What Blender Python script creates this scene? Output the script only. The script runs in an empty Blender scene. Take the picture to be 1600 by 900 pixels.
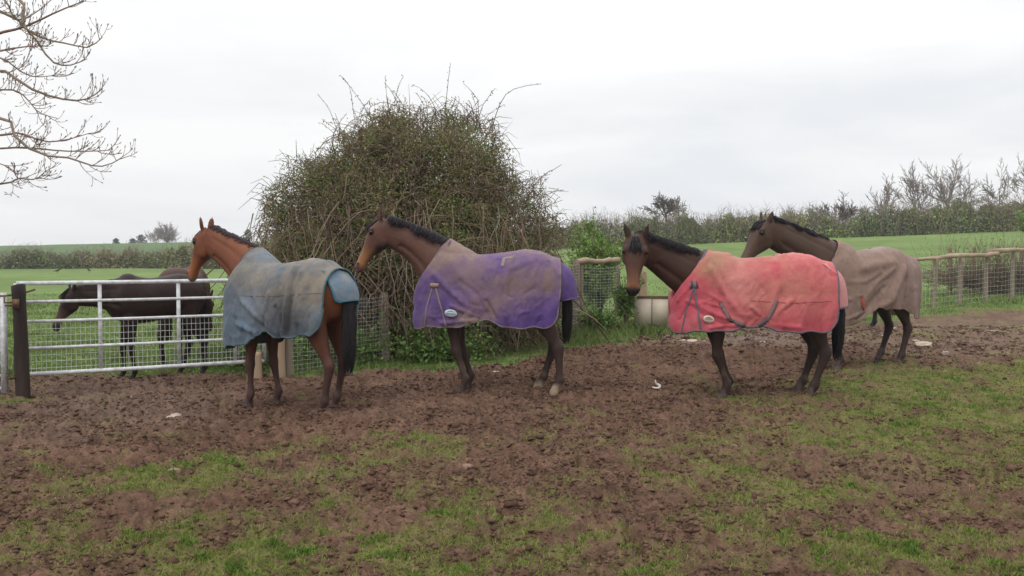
import bpy, bmesh, math, random
import numpy as np
from mathutils import Vector, Matrix
from mathutils.bvhtree import BVHTree

rng = np.random.default_rng(11)
random.seed(5)
R = math.radians
SC = bpy.context.scene
COL = SC.collection

# ------------------------------------------------------------------ camera
FPX, EYE = 1400.0, 1.6
PITCH = math.atan(55 / FPX)
cam_d = bpy.data.cameras.new('camera')
cam_d.sensor_width = 36.0
cam_d.lens = FPX / 1600 * 36.0
cam_d.clip_start, cam_d.clip_end = 0.1, 8000
cam = bpy.data.objects.new('camera', cam_d)
COL.objects.link(cam)
cam.location = (0, 0, EYE)
cam.rotation_euler = (R(90) - PITCH, 0, 0)
SC.camera = cam
CP, SP = math.cos(PITCH), math.sin(PITCH)
CAMP = np.array([0, 0, EYE])

def ray(px, py):
    dx, dy = (px - 800) / FPX, (450 - py) / FPX
    d = np.array([dx, CP + dy * SP, -SP + dy * CP])
    return d / np.linalg.norm(d)

def at_depth(px, py, Y):
    d = ray(px, py)
    return CAMP + d * (Y / d[1])

def w2p(P):
    P = np.asarray(P, float) - CAMP
    zc = P[..., 1] * CP - P[..., 2] * SP
    yc = P[..., 1] * SP + P[..., 2] * CP
    zc = np.where(np.abs(zc) < 1e-3, 1e-3, zc)
    return 800 + FPX * P[..., 0] / zc, 450 - FPX * yc / zc

# ------------------------------------------------------------------ noise (numpy)
def _h(ix, iy, iz, seed):
    with np.errstate(over='ignore'):
        h = (ix.astype(np.uint32) * np.uint32(374761393) + iy.astype(np.uint32) * np.uint32(668265263)
             + iz.astype(np.uint32) * np.uint32(2246822519) + np.uint32(seed * 3266489917 & 0xffffffff))
        h = (h ^ (h >> np.uint32(13))) * np.uint32(1274126177)
        h = (h ^ (h >> np.uint32(16))) * np.uint32(2654435761)
        h = h ^ (h >> np.uint32(15))
    return h.astype(np.float64) / 4294967295.0 * 2 - 1

def vnoise(x, y, z=None, seed=0):
    x = np.asarray(x, float); y = np.asarray(y, float)
    ix = np.floor(x).astype(np.int64); iy = np.floor(y).astype(np.int64)
    fx = x - ix; fy = y - iy
    ux = fx * fx * fx * (fx * (fx * 6 - 15) + 10); uy = fy * fy * fy * (fy * (fy * 6 - 15) + 10)
    o = np.zeros_like(ix)
    if z is None:
        a = _h(ix, iy, o, seed); b = _h(ix + 1, iy, o, seed); c = _h(ix, iy + 1, o, seed); d = _h(ix + 1, iy + 1, o, seed)
        return (a + (b - a) * ux) * (1 - uy) + (c + (d - c) * ux) * uy
    z = np.asarray(z, float); iz = np.floor(z).astype(np.int64); fz = z - iz
    uz = fz * fz * fz * (fz * (fz * 6 - 15) + 10)
    out = 0
    for k, wz in ((0, 1 - uz), (1, uz)):
        a = _h(ix, iy, iz + k, seed); b = _h(ix + 1, iy, iz + k, seed); c = _h(ix, iy + 1, iz + k, seed); d = _h(ix + 1, iy + 1, iz + k, seed)
        out = out + wz * ((a + (b - a) * ux) * (1 - uy) + (c + (d - c) * ux) * uy)
    return out

def fbm(x, y, z=None, oct=4, seed=0, gain=.5):
    s, a, f, tot = 0, 1.0, 1.0, 0
    for i in range(oct):
        s = s + a * vnoise(x * f + 17.3 * i, y * f - 9.1 * i, None if z is None else z * f + 5.7 * i, seed + i)
        tot += a; a *= gain; f *= 2.03
    return s / tot

def sstep(a, b, x):
    t = np.clip((x - a) / (b - a), 0, 1)
    return t * t * (3 - 2 * t)

def unit(v):
    v = np.asarray(v, float)
    return v / np.maximum(np.linalg.norm(v, axis=-1, keepdims=True), 1e-9)

# ------------------------------------------------------------------ mesh helpers
def np_mesh(name, V, F, col=None, smooth=False, matidx=None):
    """V (n,3); F array (m,k) or list of such arrays / face lists."""
    me = bpy.data.meshes.new(name)
    V = np.asarray(V, np.float32)
    if isinstance(F, np.ndarray):
        F = [F]
    F = [np.asarray(f, np.int32) for f in F if len(f)]
    me.vertices.add(len(V)); me.vertices.foreach_set('co', V.ravel())
    nl = sum(f.size for f in F); npoly = sum(len(f) for f in F)
    me.loops.add(nl); me.polygons.add(npoly)
    me.loops.foreach_set('vertex_index', np.concatenate([f.ravel() for f in F]))
    tot = np.concatenate([np.full(len(f), f.shape[1], np.int32) for f in F])
    st = np.concatenate([[0], np.cumsum(tot)[:-1]]).astype(np.int32)
    me.polygons.foreach_set('loop_start', st)
    me.polygons.foreach_set('loop_total', tot)
    if smooth:
        me.polygons.foreach_set('use_smooth', np.ones(npoly, bool))
    me.update(calc_edges=True)
    me.validate()
    if col is not None:
        col = np.asarray(col, np.float32)
        if col.shape[1] == 3:
            col = np.concatenate([col, np.ones((len(col), 1), np.float32)], 1)
        at = me.color_attributes.new('tint', 'FLOAT_COLOR', 'POINT')
        at.data.foreach_set('color', col.ravel())
    return me

def link(name, me, mat, parent=None):
    o = bpy.data.objects.new(name, me)
    COL.objects.link(o)
    if mat is not None and not me.materials:
        me.materials.append(mat)
    if parent is not None:
        o.parent = parent
    return o

def tag(o, label=None, cat=None, group=None, kind=None):
    if label: o['label'] = label
    if cat: o['category'] = cat
    if group: o['group'] = group
    if kind: o['kind'] = kind
    return o

def empty(name, loc=(0, 0, 0), rz=0.0):
    o = bpy.data.objects.new(name, None)
    o.empty_display_size = .1
    COL.objects.link(o)
    o.location = loc; o.rotation_euler = (0, 0, rz)
    return o

class MB:
    """collects pieces into ONE mesh"""
    def __init__(s): s.V = []; s.F = {}; s.C = []; s.n = 0
    def add(s, V, F, col=None):
        V = np.asarray(V, float).reshape(-1, 3)
        for f in (F if isinstance(F, list) else [F]):
            f = np.asarray(f, int)
            if len(f): s.F.setdefault(f.shape[1], []).append(f + s.n)
        s.V.append(V); s.n += len(V)
        c = np.ones((len(V), 3)) if col is None else np.broadcast_to(np.asarray(col, float), (len(V), 3))
        s.C.append(c)
        return s
    def box(s, c, size, rz=0.0, col=None, jit=0.0, rot=None):
        b = np.array([[-1, -1, -1], [1, -1, -1], [1, 1, -1], [-1, 1, -1], [-1, -1, 1], [1, -1, 1], [1, 1, 1], [-1, 1, 1]]) * .5 * np.array(size)
        if jit: b = b + rng.normal(0, jit, b.shape)
        if rot is not None: b = b @ np.array(rot).T
        cz, sz = math.cos(rz), math.sin(rz)
        b = b @ np.array([[cz, sz, 0], [-sz, cz, 0], [0, 0, 1]])
        return s.add(b + np.array(c), np.array([[0, 3, 2, 1], [4, 5, 6, 7], [0, 1, 5, 4], [1, 2, 6, 5], [2, 3, 7, 6], [3, 0, 4, 7]]), col)
    def tube(s, pts, rad, sides=8, col=None, caps=True):
        V, F = tubes(np.asarray(pts, float)[None], np.broadcast_to(np.asarray(rad, float), (1, len(pts))), sides, caps)
        return s.add(V, F, col)
    def mesh(s, name, smooth=False):
        V = np.concatenate(s.V); F = [np.concatenate(f) for f in s.F.values()]
        return np_mesh(name, V, F, np.concatenate(s.C), smooth)
    def build(s, name, mat, parent=None, smooth=False):
        return link(name, s.mesh(name, smooth), mat, parent)

def tubes(P, Rd, sides=4, caps=False):
    """P (N,n,3) polylines, Rd (N,n) radii -> V, [quads(,caps)]"""
    P = np.asarray(P, float); N, n, _ = P.shape
    Rd = np.broadcast_to(Rd, (N, n))
    T = np.empty_like(P)
    T[:, 1:-1] = P[:, 2:] - P[:, :-2]; T[:, 0] = P[:, 1] - P[:, 0]; T[:, -1] = P[:, -1] - P[:, -2]
    T = unit(T)
    mt = np.abs(unit(P[:, -1] - P[:, 0]))
    ref = np.eye(3)[np.argmin(mt, 1)]
    U = unit(np.cross(T, ref[:, None, :])); W = np.cross(T, U)
    a = np.arange(sides) / sides * 2 * math.pi
    V = P[:, :, None, :] + Rd[:, :, None, None] * (np.cos(a)[None, None, :, None] * U[:, :, None, :] + np.sin(a)[None, None, :, None] * W[:, :, None, :])
    base = (np.arange(N) * n * sides)[:, None, None]
    i = np.arange(n - 1)[None, :, None]; k = np.arange(sides)[None, None, :]; k2 = (k + 1) % sides
    q = np.stack([base + i * sides + k, base + i * sides + k2, base + (i + 1) * sides + k2, base + (i + 1) * sides + k], -1).reshape(-1, 4)
    F = [q]
    if caps:
        b = (np.arange(N) * n * sides)[:, None]
        F.append(b + np.arange(sides)[::-1][None]); F.append(b + (n - 1) * sides + np.arange(sides)[None])
    return V.reshape(-1, 3), F

def leaf_quads(C, size, aspect=.55, up=None, cup=.0):
    """diamond leaves with random orientation. C (N,3), size (N,)"""
    N = len(C)
    d = unit(rng.normal(size=(N, 3)) + (0 if up is None else np.asarray(up)))
    n = unit(np.cross(d, unit(rng.normal(size=(N, 3)))))
    sd = np.cross(d, n)
    L = np.asarray(size)[:, None] * d; W = np.asarray(size)[:, None] * aspect * .5 * sd
    V = np.stack([C - L * .5, C + W - L * .05, C + L * .5, C - W - L * .05], 1)
    F = np.arange(N * 4).reshape(N, 4)
    return V.reshape(-1, 3), F

# ------------------------------------------------------------------ material helpers
def new_mat(name):
    m = bpy.data.materials.new(name); m.use_nodes = True
    nt = m.node_tree; nt.nodes.clear()
    out = nt.nodes.new('ShaderNodeOutputMaterial')
    return m, nt, out

def N(nt, typ, **kw):
    n = nt.nodes.new(typ)
    ins = kw.pop('ins', {})
    for k, v in kw.items(): setattr(n, k, v)
    for k, v in ins.items():
        s = n.inputs[k]
        if isinstance(v, bpy.types.NodeSocket): nt.links.new(v, s)
        else: s.default_value = v
    return n

def rgba(c): return (c[0], c[1], c[2], 1)

def tint_mat(name, rough=.7, nscale=40, namt=.25, bump=.0, bscale=80, spec=.3, trans=0.0, stretch=(1, 1, 1), coat_mul=(1, 1, 1), sheen=0.0, dark=None):
    """base colour = vertex 'tint' x fine noise; optional bump, translucency"""
    m, nt, out = new_mat(name)
    at = N(nt, 'ShaderNodeAttribute', attribute_name='tint')
    tc = N(nt, 'ShaderNodeTexCoord')
    mp = N(nt, 'ShaderNodeMapping', ins={'Vector': tc.outputs['Object'], 'Scale': stretch})
    nz = N(nt, 'ShaderNodeTexNoise', ins={'Vector': mp.outputs[0], 'Scale': nscale, 'Detail': 4.0, 'Roughness': .6})
    mr = N(nt, 'ShaderNodeMapRange', ins={'Value': nz.outputs['Fac'], 'From Min': .25, 'From Max': .75, 'To Min': 1 - namt, 'To Max': 1 + namt})
    mul = N(nt, 'ShaderNodeVectorMath', operation='MULTIPLY', ins={0: at.outputs['Color'], 1: coat_mul})
    mx = N(nt, 'ShaderNodeVectorMath', operation='SCALE', ins={0: mul.outputs[0], 'Scale': mr.outputs[0]})
    bs = N(nt, 'ShaderNodeBsdfPrincipled', ins={'Base Color': mx.outputs[0], 'Roughness': rough, 'Specular IOR Level': spec})
    if sheen:
        bs.inputs['Sheen Weight'].default_value = sheen
    if bump:
        nb = N(nt, 'ShaderNodeTexNoise', ins={'Vector': mp.outputs[0], 'Scale': bscale, 'Detail': 5.0, 'Roughness': .6})
        bp = N(nt, 'ShaderNodeBump', ins={'Height': nb.outputs['Fac'], 'Strength': bump, 'Distance': .02})
        nt.links.new(bp.outputs[0], bs.inputs['Normal'])
    sh = bs.outputs[0]
    if trans:
        tr = N(nt, 'ShaderNodeBsdfTranslucent', ins={'Color': mx.outputs[0]})
        ms = N(nt, 'ShaderNodeMixShader', ins={0: trans, 1: sh, 2: tr.outputs[0]})
        sh = ms.outputs[0]
    nt.links.new(sh, out.inputs['Surface'])
    return m

def solid_mat(name, c, rough=.6, metal=0.0, nscale=30, namt=.2, bump=.0, bscale=60, stretch=(1, 1, 1), spec=.4, c2=None):
    m, nt, out = new_mat(name)
    tc = N(nt, 'ShaderNodeTexCoord')
    mp = N(nt, 'ShaderNodeMapping', ins={'Vector': tc.outputs['Object'], 'Scale': stretch})
    nz = N(nt, 'ShaderNodeTexNoise', ins={'Vector': mp.outputs[0], 'Scale': nscale, 'Detail': 5.0, 'Roughness': .65})
    if c2 is None: c2 = tuple(x * (1 - 2 * namt) for x in c)
    rp = N(nt, 'ShaderNodeValToRGB', ins={'Fac': nz.outputs['Fac']})
    rp.color_ramp.elements[0].position = .32; rp.color_ramp.elements[1].position = .68
    rp.color_ramp.elements[0].color = rgba(c2); rp.color_ramp.elements[1].color = rgba(c)
    bs = N(nt, 'ShaderNodeBsdfPrincipled', ins={'Base Color': rp.outputs[0], 'Roughness': rough, 'Metallic': metal, 'Specular IOR Level': spec})
    if bump:
        nb = N(nt, 'ShaderNodeTexNoise', ins={'Vector': mp.outputs[0], 'Scale': bscale, 'Detail': 5.0})
        bp = N(nt, 'ShaderNodeBump', ins={'Height': nb.outputs['Fac'], 'Strength': bump, 'Distance': .01})
        nt.links.new(bp.outputs[0], bs.inputs['Normal'])
    nt.links.new(bs.outputs[0], out.inputs['Surface'])
    return m

# ------------------------------------------------------------------ world, sun, view
def make_world():
    w = bpy.data.worlds.new('World'); SC.world = w; w.use_nodes = True
    nt = w.node_tree; nt.nodes.clear()
    out = nt.nodes.new('ShaderNodeOutputWorld')
    sky = N(nt, 'ShaderNodeTexSky', sky_type='NISHITA', sun_disc=False)
    sky.sun_elevation = SUN_EL; sky.sun_rotation = SUN_ROT
    hs = N(nt, 'ShaderNodeHueSaturation', ins={'Color': sky.outputs[0], 'Saturation': .25, 'Value': 1.0})
    tc = N(nt, 'ShaderNodeTexCoord')
    mp = N(nt, 'ShaderNodeMapping', ins={'Vector': tc.outputs['Generated'], 'Scale': (1, 1, 4.5), 'Location': (.35, 0, .2)})
    nz = N(nt, 'ShaderNodeTexNoise', ins={'Vector': mp.outputs[0], 'Scale': 2.3, 'Detail': 5.0, 'Roughness': .52, 'Distortion': .3})
    rp = N(nt, 'ShaderNodeValToRGB', ins={'Fac': nz.outputs['Fac']})
    e = rp.color_ramp.elements
    e[0].position = .36; e[0].color = (.84, .86, .89, 1)
    e[1].position = .60; e[1].color = (1.0, 1.0, 1.0, 1)
    sx = N(nt, 'ShaderNodeSeparateXYZ', ins={0: tc.outputs['Generated']})   # an overcast sky is brighter overhead
    gr = N(nt, 'ShaderNodeMapRange', ins={'Value': sx.outputs['Z'], 'From Min': .16, 'From Max': 1.0, 'To Min': SKY_GAIN * .955, 'To Max': SKY_GAIN * 1.8})
    cl = N(nt, 'ShaderNodeVectorMath', operation='SCALE', ins={0: rp.outputs[0], 'Scale': gr.outputs[0]})
    mx = N(nt, 'ShaderNodeMix', data_type='RGBA', ins={'Factor': .93, 'A': hs.outputs[0], 'B': cl.outputs[0]})
    # colour sockets of the Mix node
    for s in mx.inputs:
        pass
    ca = [s for s in mx.inputs if s.type == 'RGBA']
    nt.links.new(hs.outputs[0], ca[0]); nt.links.new(cl.outputs[0], ca[1])
    co = [s for s in mx.outputs if s.type == 'RGBA'][0]
    bg = N(nt, 'ShaderNodeBackground', ins={'Color': co, 'Strength': .1})
    nt.links.new(bg.outputs[0], out.inputs['Surface'])

HAZE = .00065
SUN_EL, SUN_ROT, SKY_GAIN = R(52), R(215), 10.9
make_world()
sl = bpy.data.lights.new('sun', 'SUN'); sl.energy = 1.1; sl.angle = R(30); sl.color = (1, .97, .92)
so = bpy.data.objects.new('sun', sl); COL.objects.link(so)
# direction towards the sun: azimuth measured from +Y clockwise (sun_rotation), elevation
sd = Vector((math.sin(SUN_ROT) * math.cos(SUN_EL), math.cos(SUN_ROT) * math.cos(SUN_EL), math.sin(SUN_EL)))
so.rotation_euler = sd.to_track_quat('Z', 'Y').to_euler()
so.location = (0, -5, 12)
vs = SC.view_settings
vs.view_transform = 'Standard'; vs.look = 'None'; vs.exposure = 0.0; vs.gamma = 1.0; vs.use_curve_mapping = False
SC.cycles.filter_width = 1.5
SC.cycles.max_bounces = 6
SC.cycles.transparent_max_bounces = 8
# ------------------------------------------------------------------ terrain
def gz(X, Y):
    """macro height of the land"""
    X = np.asarray(X, float); Y = np.asarray(Y, float)
    Ys = np.maximum(Y, 1.0)
    a = np.clip(X / Ys, -1.2, 1.2)
    a = np.where(Y < 1, 0, a)
    rise = np.interp(a, [-1.2, -.30, -.12, .05, .57, 1.2], [0, 0, 1.0, 2.0, 3.85, 5.0])
    f = np.clip((Y - 12) / 78, 0, 1) ** 1.2
    h = rise * f
    hill = np.interp(a, [-1.2, -.57, -.36, -.1, .6, 1.2], [2.4, 3.5, 4.5, 4.3, 5.2, 6.0])
    g = sstep(95, 250, Y)
    h = h + (hill - rise) * g
    h = h + .03 * vnoise(X * .13, Y * .13, None, 3) * sstep(11, 20, Y) * 3
    return np.where(Y > 0, h, 0.0)

def gz1(x, y): return float(gz(np.array([x]), np.array([y]))[0])

_px = np.array([0, 200, 400, 600, 800, 1000, 1200, 1400, 1600.])
_py = np.array([560, 585, 620, 660, 700, 750, 800, 850, 900, 1000.])
_D = np.array([
    [0, 0, 0, 0, 0, 0, 0, .20, .30],
    [0, 0, 0, 0, 0, 0, .05, .62, .70],
    [.1, 0, 0, 0, 0, .05, .36, .66, .74],
    [0, 0, .06, .12, .12, .16, .46, .62, .66],
    [.12, .16, .24, .30, .25, .30, .46, .52, .55],
    [.30, .42, .46, .44, .36, .34, .40, .42, .46],
    [.40, .52, .46, .54, .44, .34, .40, .40, .46],
    [.34, .54, .48, .58, .48, .40, .38, .40, .38],
    [.24, .36, .40, .60, .48, .40, .38, .36, .32],
    [.3, .4, .4, .5, .45, .4, .4, .35, .3]])

def bilin(px, py):
    px = np.clip(px, 0, 1599.9); py = np.clip(py, _py[0], _py[-1] - .01)
    ix = np.clip(np.searchsorted(_px, px, 'right') - 1, 0, len(_px) - 2); iy = np.clip(np.searchsorted(_py, py, 'right') - 1, 0, len(_py) - 2)
    fx = (px - _px[ix]) / (_px[ix + 1] - _px[ix]); fy = (py - _py[iy]) / (_py[iy + 1] - _py[iy])
    return (_D[iy, ix] * (1 - fx) + _D[iy, ix + 1] * fx) * (1 - fy) + (_D[iy + 1, ix] * (1 - fx) + _D[iy + 1, ix + 1] * fx) * fy

_bx = [-400, 0, 330, 400, 450, 560, 700, 800, 880, 1000, 1060, 1200, 1330, 1450, 1600, 2000]
_by = [590, 590, 588, 584, 590, 586, 579, 566, 547, 531, 524, 514, 507, 493, 481, 474]

def ground_cover(X, Y):
    """(patchy grass density 0..1 in the yard, 0..1 beyond the yard edge)"""
    Ys = np.maximum(Y, .8)
    px = 800 + FPX * X / Ys; py = 395 + (EYE - gz(X, Y)) * FPX / Ys
    wob = 5 * vnoise(X * 1.1, Y * 1.1, None, 21) + 4 * vnoise(X * 3.1, Y * 3.1, None, 22)
    yb = np.interp(px, _bx, _by)
    beyond = sstep(3, -3, py + wob - yb)
    beyond = np.where(Y > 24, 1.0, np.where(Y < 4, 0.0, beyond))
    d = bilin(px, py) * np.interp(py, [600, 640, 760, 900], [1.0, .97, .84, .80])
    d = np.where(Y < 2, .4, d)
    # tuft of grass round the foot of the gate post
    d = np.maximum(d, .8 * np.exp(-(((X + 5.65) / .55) ** 2 + ((Y - 9.45) / .35) ** 2)))
    # trodden mud under the loose horse behind the gate
    mudp = np.exp(-(((X + 4.35) / 1.35) ** 4 + ((Y - 11.0) / .42) ** 4))
    beyond = beyond * (1 - np.clip(mudp * 1.3, 0, 1))
    return d, beyond

def grass_mask(X, Y, d):
    """clumpy 0..1 cover from a density"""
    n = .5 + .5 * (.34 * fbm(X * 1.3, Y * 1.3, None, 3, 31) / .5 + .40 * fbm(X * 4.2, Y * 3.4, None, 3, 41) / .5 + .3 * vnoise(X * 13, Y * 11, None, 51))
    return sstep(1 - d - .36, 1 - d + .33, n * .92 + .07)

def mud_height(X, Y):
    # trampled clods and hoof prints
    h = .035 * vnoise(X * 1.2, Y * 1.2, None, 61)
    wx = X + .06 * vnoise(X * 7, Y * 7, None, 62); wy = Y + .06 * vnoise(X * 7, Y * 7, None, 63)
    c = vnoise(wx * 4.3, wy * 4.3, None, 64)
    h += .030 * c
    p = vnoise(wx * 6.1 + 3, wy * 6.1, None, 68); h -= .035 * sstep(.25, .75, p)
    c2 = vnoise(wx * 10.5, wy * 10.5, None, 65); h += .034 * (np.abs(c2) * 1.6 - .5)
    c3 = vnoise(wx * 22, wy * 22, None, 66); h += .016 * c3
    c4 = vnoise(X * 47, Y * 47, None, 67); h += .011 * c4
    return h

ANG = np.concatenate([np.linspace(-180, -48, 40)[:-1], np.linspace(-48, -41, 9)[:-1], np.linspace(-41, 41, 1060), np.linspace(41, 48, 9)[1:], np.linspace(48, 180, 40)[1:-1]])
rr = [.05, .5, 1.2, 2.0, 2.8]
r_ = 3.4
while r_ < 15: rr.append(r_); r_ *= 1.0027
while r_ < 60: rr.append(r_); r_ *= 1.010
while r_ < 300: rr.append(r_); r_ *= 1.03
while r_ < 5000: rr.append(r_); r_ *= 1.15
RR = np.array(rr)
TH, RD = np.meshgrid(np.radians(ANG), RR)
GX = (np.sin(TH) * RD).ravel(); GY = (np.cos(TH) * RD).ravel()
gd, gb = ground_cover(GX, GY)
gm = grass_mask(GX, GY, gd)
yard = (1 - gb)
near = sstep(26, 16, RD.ravel())
mh = mud_height(GX, GY)
rough_amt = np.clip(1.0 - .45 * gm, 0, 1)
GZ = gz(GX, GY) + near * (yard * mh * rough_amt + gb * .35 * mh)
# colour
nlo = fbm(GX * .45, GY * .45, None, 3, 71); nmid = fbm(GX * 3.3, GY * 3.3, None, 3, 72); nhi = fbm(GX * 18, GY * 18, None, 3, 73)
mud = np.array([.128, .074, .051])[None] * (1 + .16 * nlo[:, None] + .22 * nmid[:, None] + .50 * nhi[:, None])
grey = np.array([.185, .138, .113])
px_ = 800 + FPX * GX / np.maximum(GY, .8); py_ = 395 + 2240 / np.maximum(GY, .8)
dry = np.clip(np.exp(-(((px_ - 150) / 260) ** 2 + ((py_ - 640) / 45) ** 2)) * .55 + np.exp(-(((px_ - 1180) / 140) ** 2 + ((py_ - 535) / 12) ** 2)) * .8 + np.exp(-(((px_ - 1500) / 240) ** 2 + ((py_ - 530) / 35) ** 2)) * .35 + .25 * nlo, 0, .85)
mud = mud * (1 - dry[:, None]) + grey * (1 + .3 * nhi[:, None]) * dry[:, None]
dead = np.array([.20, .155, .085])
thin = np.array([.150, .165, .052])
gc = thin[None] * (1 + .28 * nmid[:, None] + .25 * nhi[:, None])
strw = sstep(-.1, .5, fbm(GX * 2.1, GY * 2.1, None, 3, 77))[:, None] * .5
gc = gc * (1 - strw) + dead * strw
k = (gm * .72)[:, None]
yc = mud * (1 - k) + gc * k
fld = np.array([.136, .195, .060])[None] * (1 + .16 * fbm(GX * .12, GY * .12, None, 3, 81)[:, None] + .20 * fbm(GX * .9, GY * .4, None, 3, 82)[:, None] + .22 * nmid[:, None] * near[:, None])
far_hill = sstep(110, 170, GY)[:, None]
fld = fld * (1 - far_hill) + np.array([.085, .145, .050]) * (1 + .1 * fbm(GX * .03, GY * .02, None, 2, 83)[:, None]) * far_hill
gcol = yc * (1 - gb[:, None]) + fld * gb[:, None]
gcol = np.clip(gcol, .012, 1)
nr, na = len(RR), len(ANG)
i, j = np.meshgrid(np.arange(nr - 1), np.arange(na), indexing='ij')
j2 = (j + 1) % na
GF = np.stack([i * na + j, (i + 1) * na + j, (i + 1) * na + j2, i * na + j2], -1).reshape(-1, 4)
M_ground = tint_mat('mud_and_turf', rough=.92, nscale=55, namt=.32, bump=.8, bscale=60, spec=.10)
me = np_mesh('ground', np.stack([GX, GY, GZ], 1), GF[:, ::-1], gcol, smooth=True)
tag(link('ground', me, M_ground), kind='structure')

# ------------------------------------------------------------------ grass blades (stuff)
M_grass = tint_mat('grass_blade', rough=.6, nscale=6, namt=.12, spec=.25, trans=.25)

def blades(X, Y, Z, h, w, lean, col):
    n = len(X)
    az = rng.uniform(0, 2 * math.pi, n); la = rng.uniform(0, 2 * math.pi, n)
    side = np.stack([np.cos(az), np.sin(az), 0 * az], 1)
    ln = np.stack([np.cos(la), np.sin(la), 0 * la], 1) * (lean * h)[:, None]
    b = np.stack([X, Y, Z - .004], 1)
    mid = b + ln * .35 + np.array([0, 0, 1.]) * (h * .6)[:, None]
    tip = b + ln + np.array([0, 0, 1.]) * (h * .92)[:, None]
    W = side * (w * .5)[:, None]
    V = np.stack([b - W, b + W, mid + W * .75, tip, mid - W * .75], 1).reshape(-1, 3)
    F = np.arange(n * 5).reshape(n, 5)
    return V, F, np.repeat(col, 5, 0)

def scatter(n, y0, y1, amax=.66, pw=1.6):
    u = rng.uniform(size=n)
    Y = (y0 ** (2 - pw) + u * (y1 ** (2 - pw) - y0 ** (2 - pw))) ** (1 / (2 - pw))
    X = rng.uniform(-amax, amax, n) * Y
    return X, Y

def ground_z_micro(X, Y):
    d, b = ground_cover(X, Y); g = grass_mask(X, Y, d)
    nr_ = sstep(26, 16, np.hypot(X, Y)); m = mud_height(X, Y)
    return gz(X, Y) + nr_ * ((1 - b) * m * np.clip(1 - .45 * g, 0, 1) + b * .35 * m), d, b, g

X, Y = scatter(1180000, 3.9, 13.5, .87)
Zm, d, b, g = ground_z_micro(X, Y)
clump = sstep(-.15, .6, fbm(X * 8.5, Y * 7.5, None, 3, 91))
keep = (rng.uniform(size=len(X)) < (g * (.50 + .50 * clump)) * (1 - b))
X, Y, Zm, g, clump = X[keep], Y[keep], Zm[keep], g[keep], clump[keep]
n = len(X)
lush = np.clip(clump * g + rng.normal(0, .15, n), 0, 1)
h = rng.uniform(.014, .036, n) * (.7 + .8 * lush)
c1, c2, c3 = np.array([.215, .262, .052]), np.array([.120, .222, .034]), np.array([.30, .25, .125])
col = c1 * (1 - lush[:, None]) + c2 * lush[:, None]
st = rng.uniform(size=n) < .13
col[st] = c3 * rng.uniform(.7, 1.1, (st.sum(), 1))
col *= rng.uniform(.75, 1.25, (n, 1))
V, F, C = blades(X, Y, Zm, h, rng.uniform(.004, .007, n), rng.uniform(.2, 1.1, n), col)
tag(link('yard_grass', np_mesh('yard_grass', V, F, C), M_grass), 'thin patchy grass growing through the trampled mud of the yard', 'grass', kind='stuff')

X, Y = scatter(500000, 9.6, 34, .87, 1.75)
Zm, d, b, g = ground_z_micro(X, Y)
keep = rng.uniform(size=len(X)) < b * (.12 + .88 * sstep(33, 15, Y))
X, Y, Zm = X[keep], Y[keep], Zm[keep]
n = len(X)
tall = sstep(.0, .5, fbm(X * 1.2, Y * 1.2, None, 3, 95))
px_ = 800 + FPX * X / Y
vergeb = np.exp(-(((px_ - 960) / 130) ** 2 + ((Y - 16.6) / 1.3) ** 2)) + .6 * np.exp(-(((px_ - 520) / 130) ** 2 + ((Y - 12.4) / .7) ** 2)) + .5 * np.exp(-(((px_ - 1500) / 170) ** 2 + ((Y - 23) / 1.2) ** 2))
h = rng.uniform(.03, .085, n) * (.6 + .7 * tall + 2.0 * vergeb)
col = np.array([.165, .236, .064])[None] * (1 - .38 * (tall * rng.uniform(.3, 1, n))[:, None]) * rng.uniform(.7, 1.3, (n, 1))
st = rng.uniform(size=n) < .10
col[st] = c3 * rng.uniform(.6, 1.0, (st.sum(), 1))
V, F, C = blades(X, Y, Zm, h, rng.uniform(.007, .014, n) * (Y / 14) ** .7, rng.uniform(.2, .9, n), col)
tag(link('verge_grass', np_mesh('verge_grass', V, F, C), M_grass), 'green grass along the fence line and in the field behind it', 'grass', kind='stuff')

# ------------------------------------------------------------------ loose clods of trampled mud (stuff)
def ico():
    bm = bmesh.new(); bmesh.ops.create_icosphere(bm, subdivisions=1, radius=1)
    V = np.array([v.co[:] for v in bm.verts]); F = np.array([[v.index for v in f.verts] for f in bm.faces]); bm.free(); return V, F
IV, IF = ico()
X, Y = scatter(420000, 3.8, 18, .87, 1.35)
Zm, d, b, g = ground_z_micro(X, Y)
cl = sstep(-.35, .5, fbm(X * 2.6, Y * 2.6, None, 3, 98))
keep = rng.uniform(size=len(X)) < (1 - b) * (1 - .85 * g) * (.15 + .85 * cl)
X, Y, Zm = X[keep], Y[keep], Zm[keep]; n = len(X)
sz = rng.lognormal(-4.88, .55, n).clip(.003, .034) * (Y / 8) ** .35
q = rng.normal(size=(n, 3, 3)); u0 = unit(q[:, 0]); u1 = unit(np.cross(u0, q[:, 1])); u2 = np.cross(u0, u1)
RM = np.stack([u0, u1, u2], 1)
loc = IV[None] * (1 + rng.uniform(-.45, .45, (n, len(IV), 1))) * rng.uniform(.4, 1.4, (n, 1, 3))
loc = np.einsum('nij,njk->nik', loc, RM) * np.array([1.2, 1.2, .62]) * sz[:, None, None]
V = (loc + np.stack([X, Y, Zm + sz * .02], 1)[:, None]).reshape(-1, 3)
F = (IF[None] + (np.arange(n) * len(IV))[:, None, None]).reshape(-1, 3)
dryc = rng.uniform(size=n)[:, None]
C = (np.array([.076, .042, .029]) * (1 - dryc) + np.array([.138, .083, .058]) * dryc) * rng.uniform(.8, 1.2, (n, 1))
M_clod = tint_mat('mud_clod', rough=.92, nscale=70, namt=.3, bump=.4, bscale=120, spec=.10)
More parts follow.
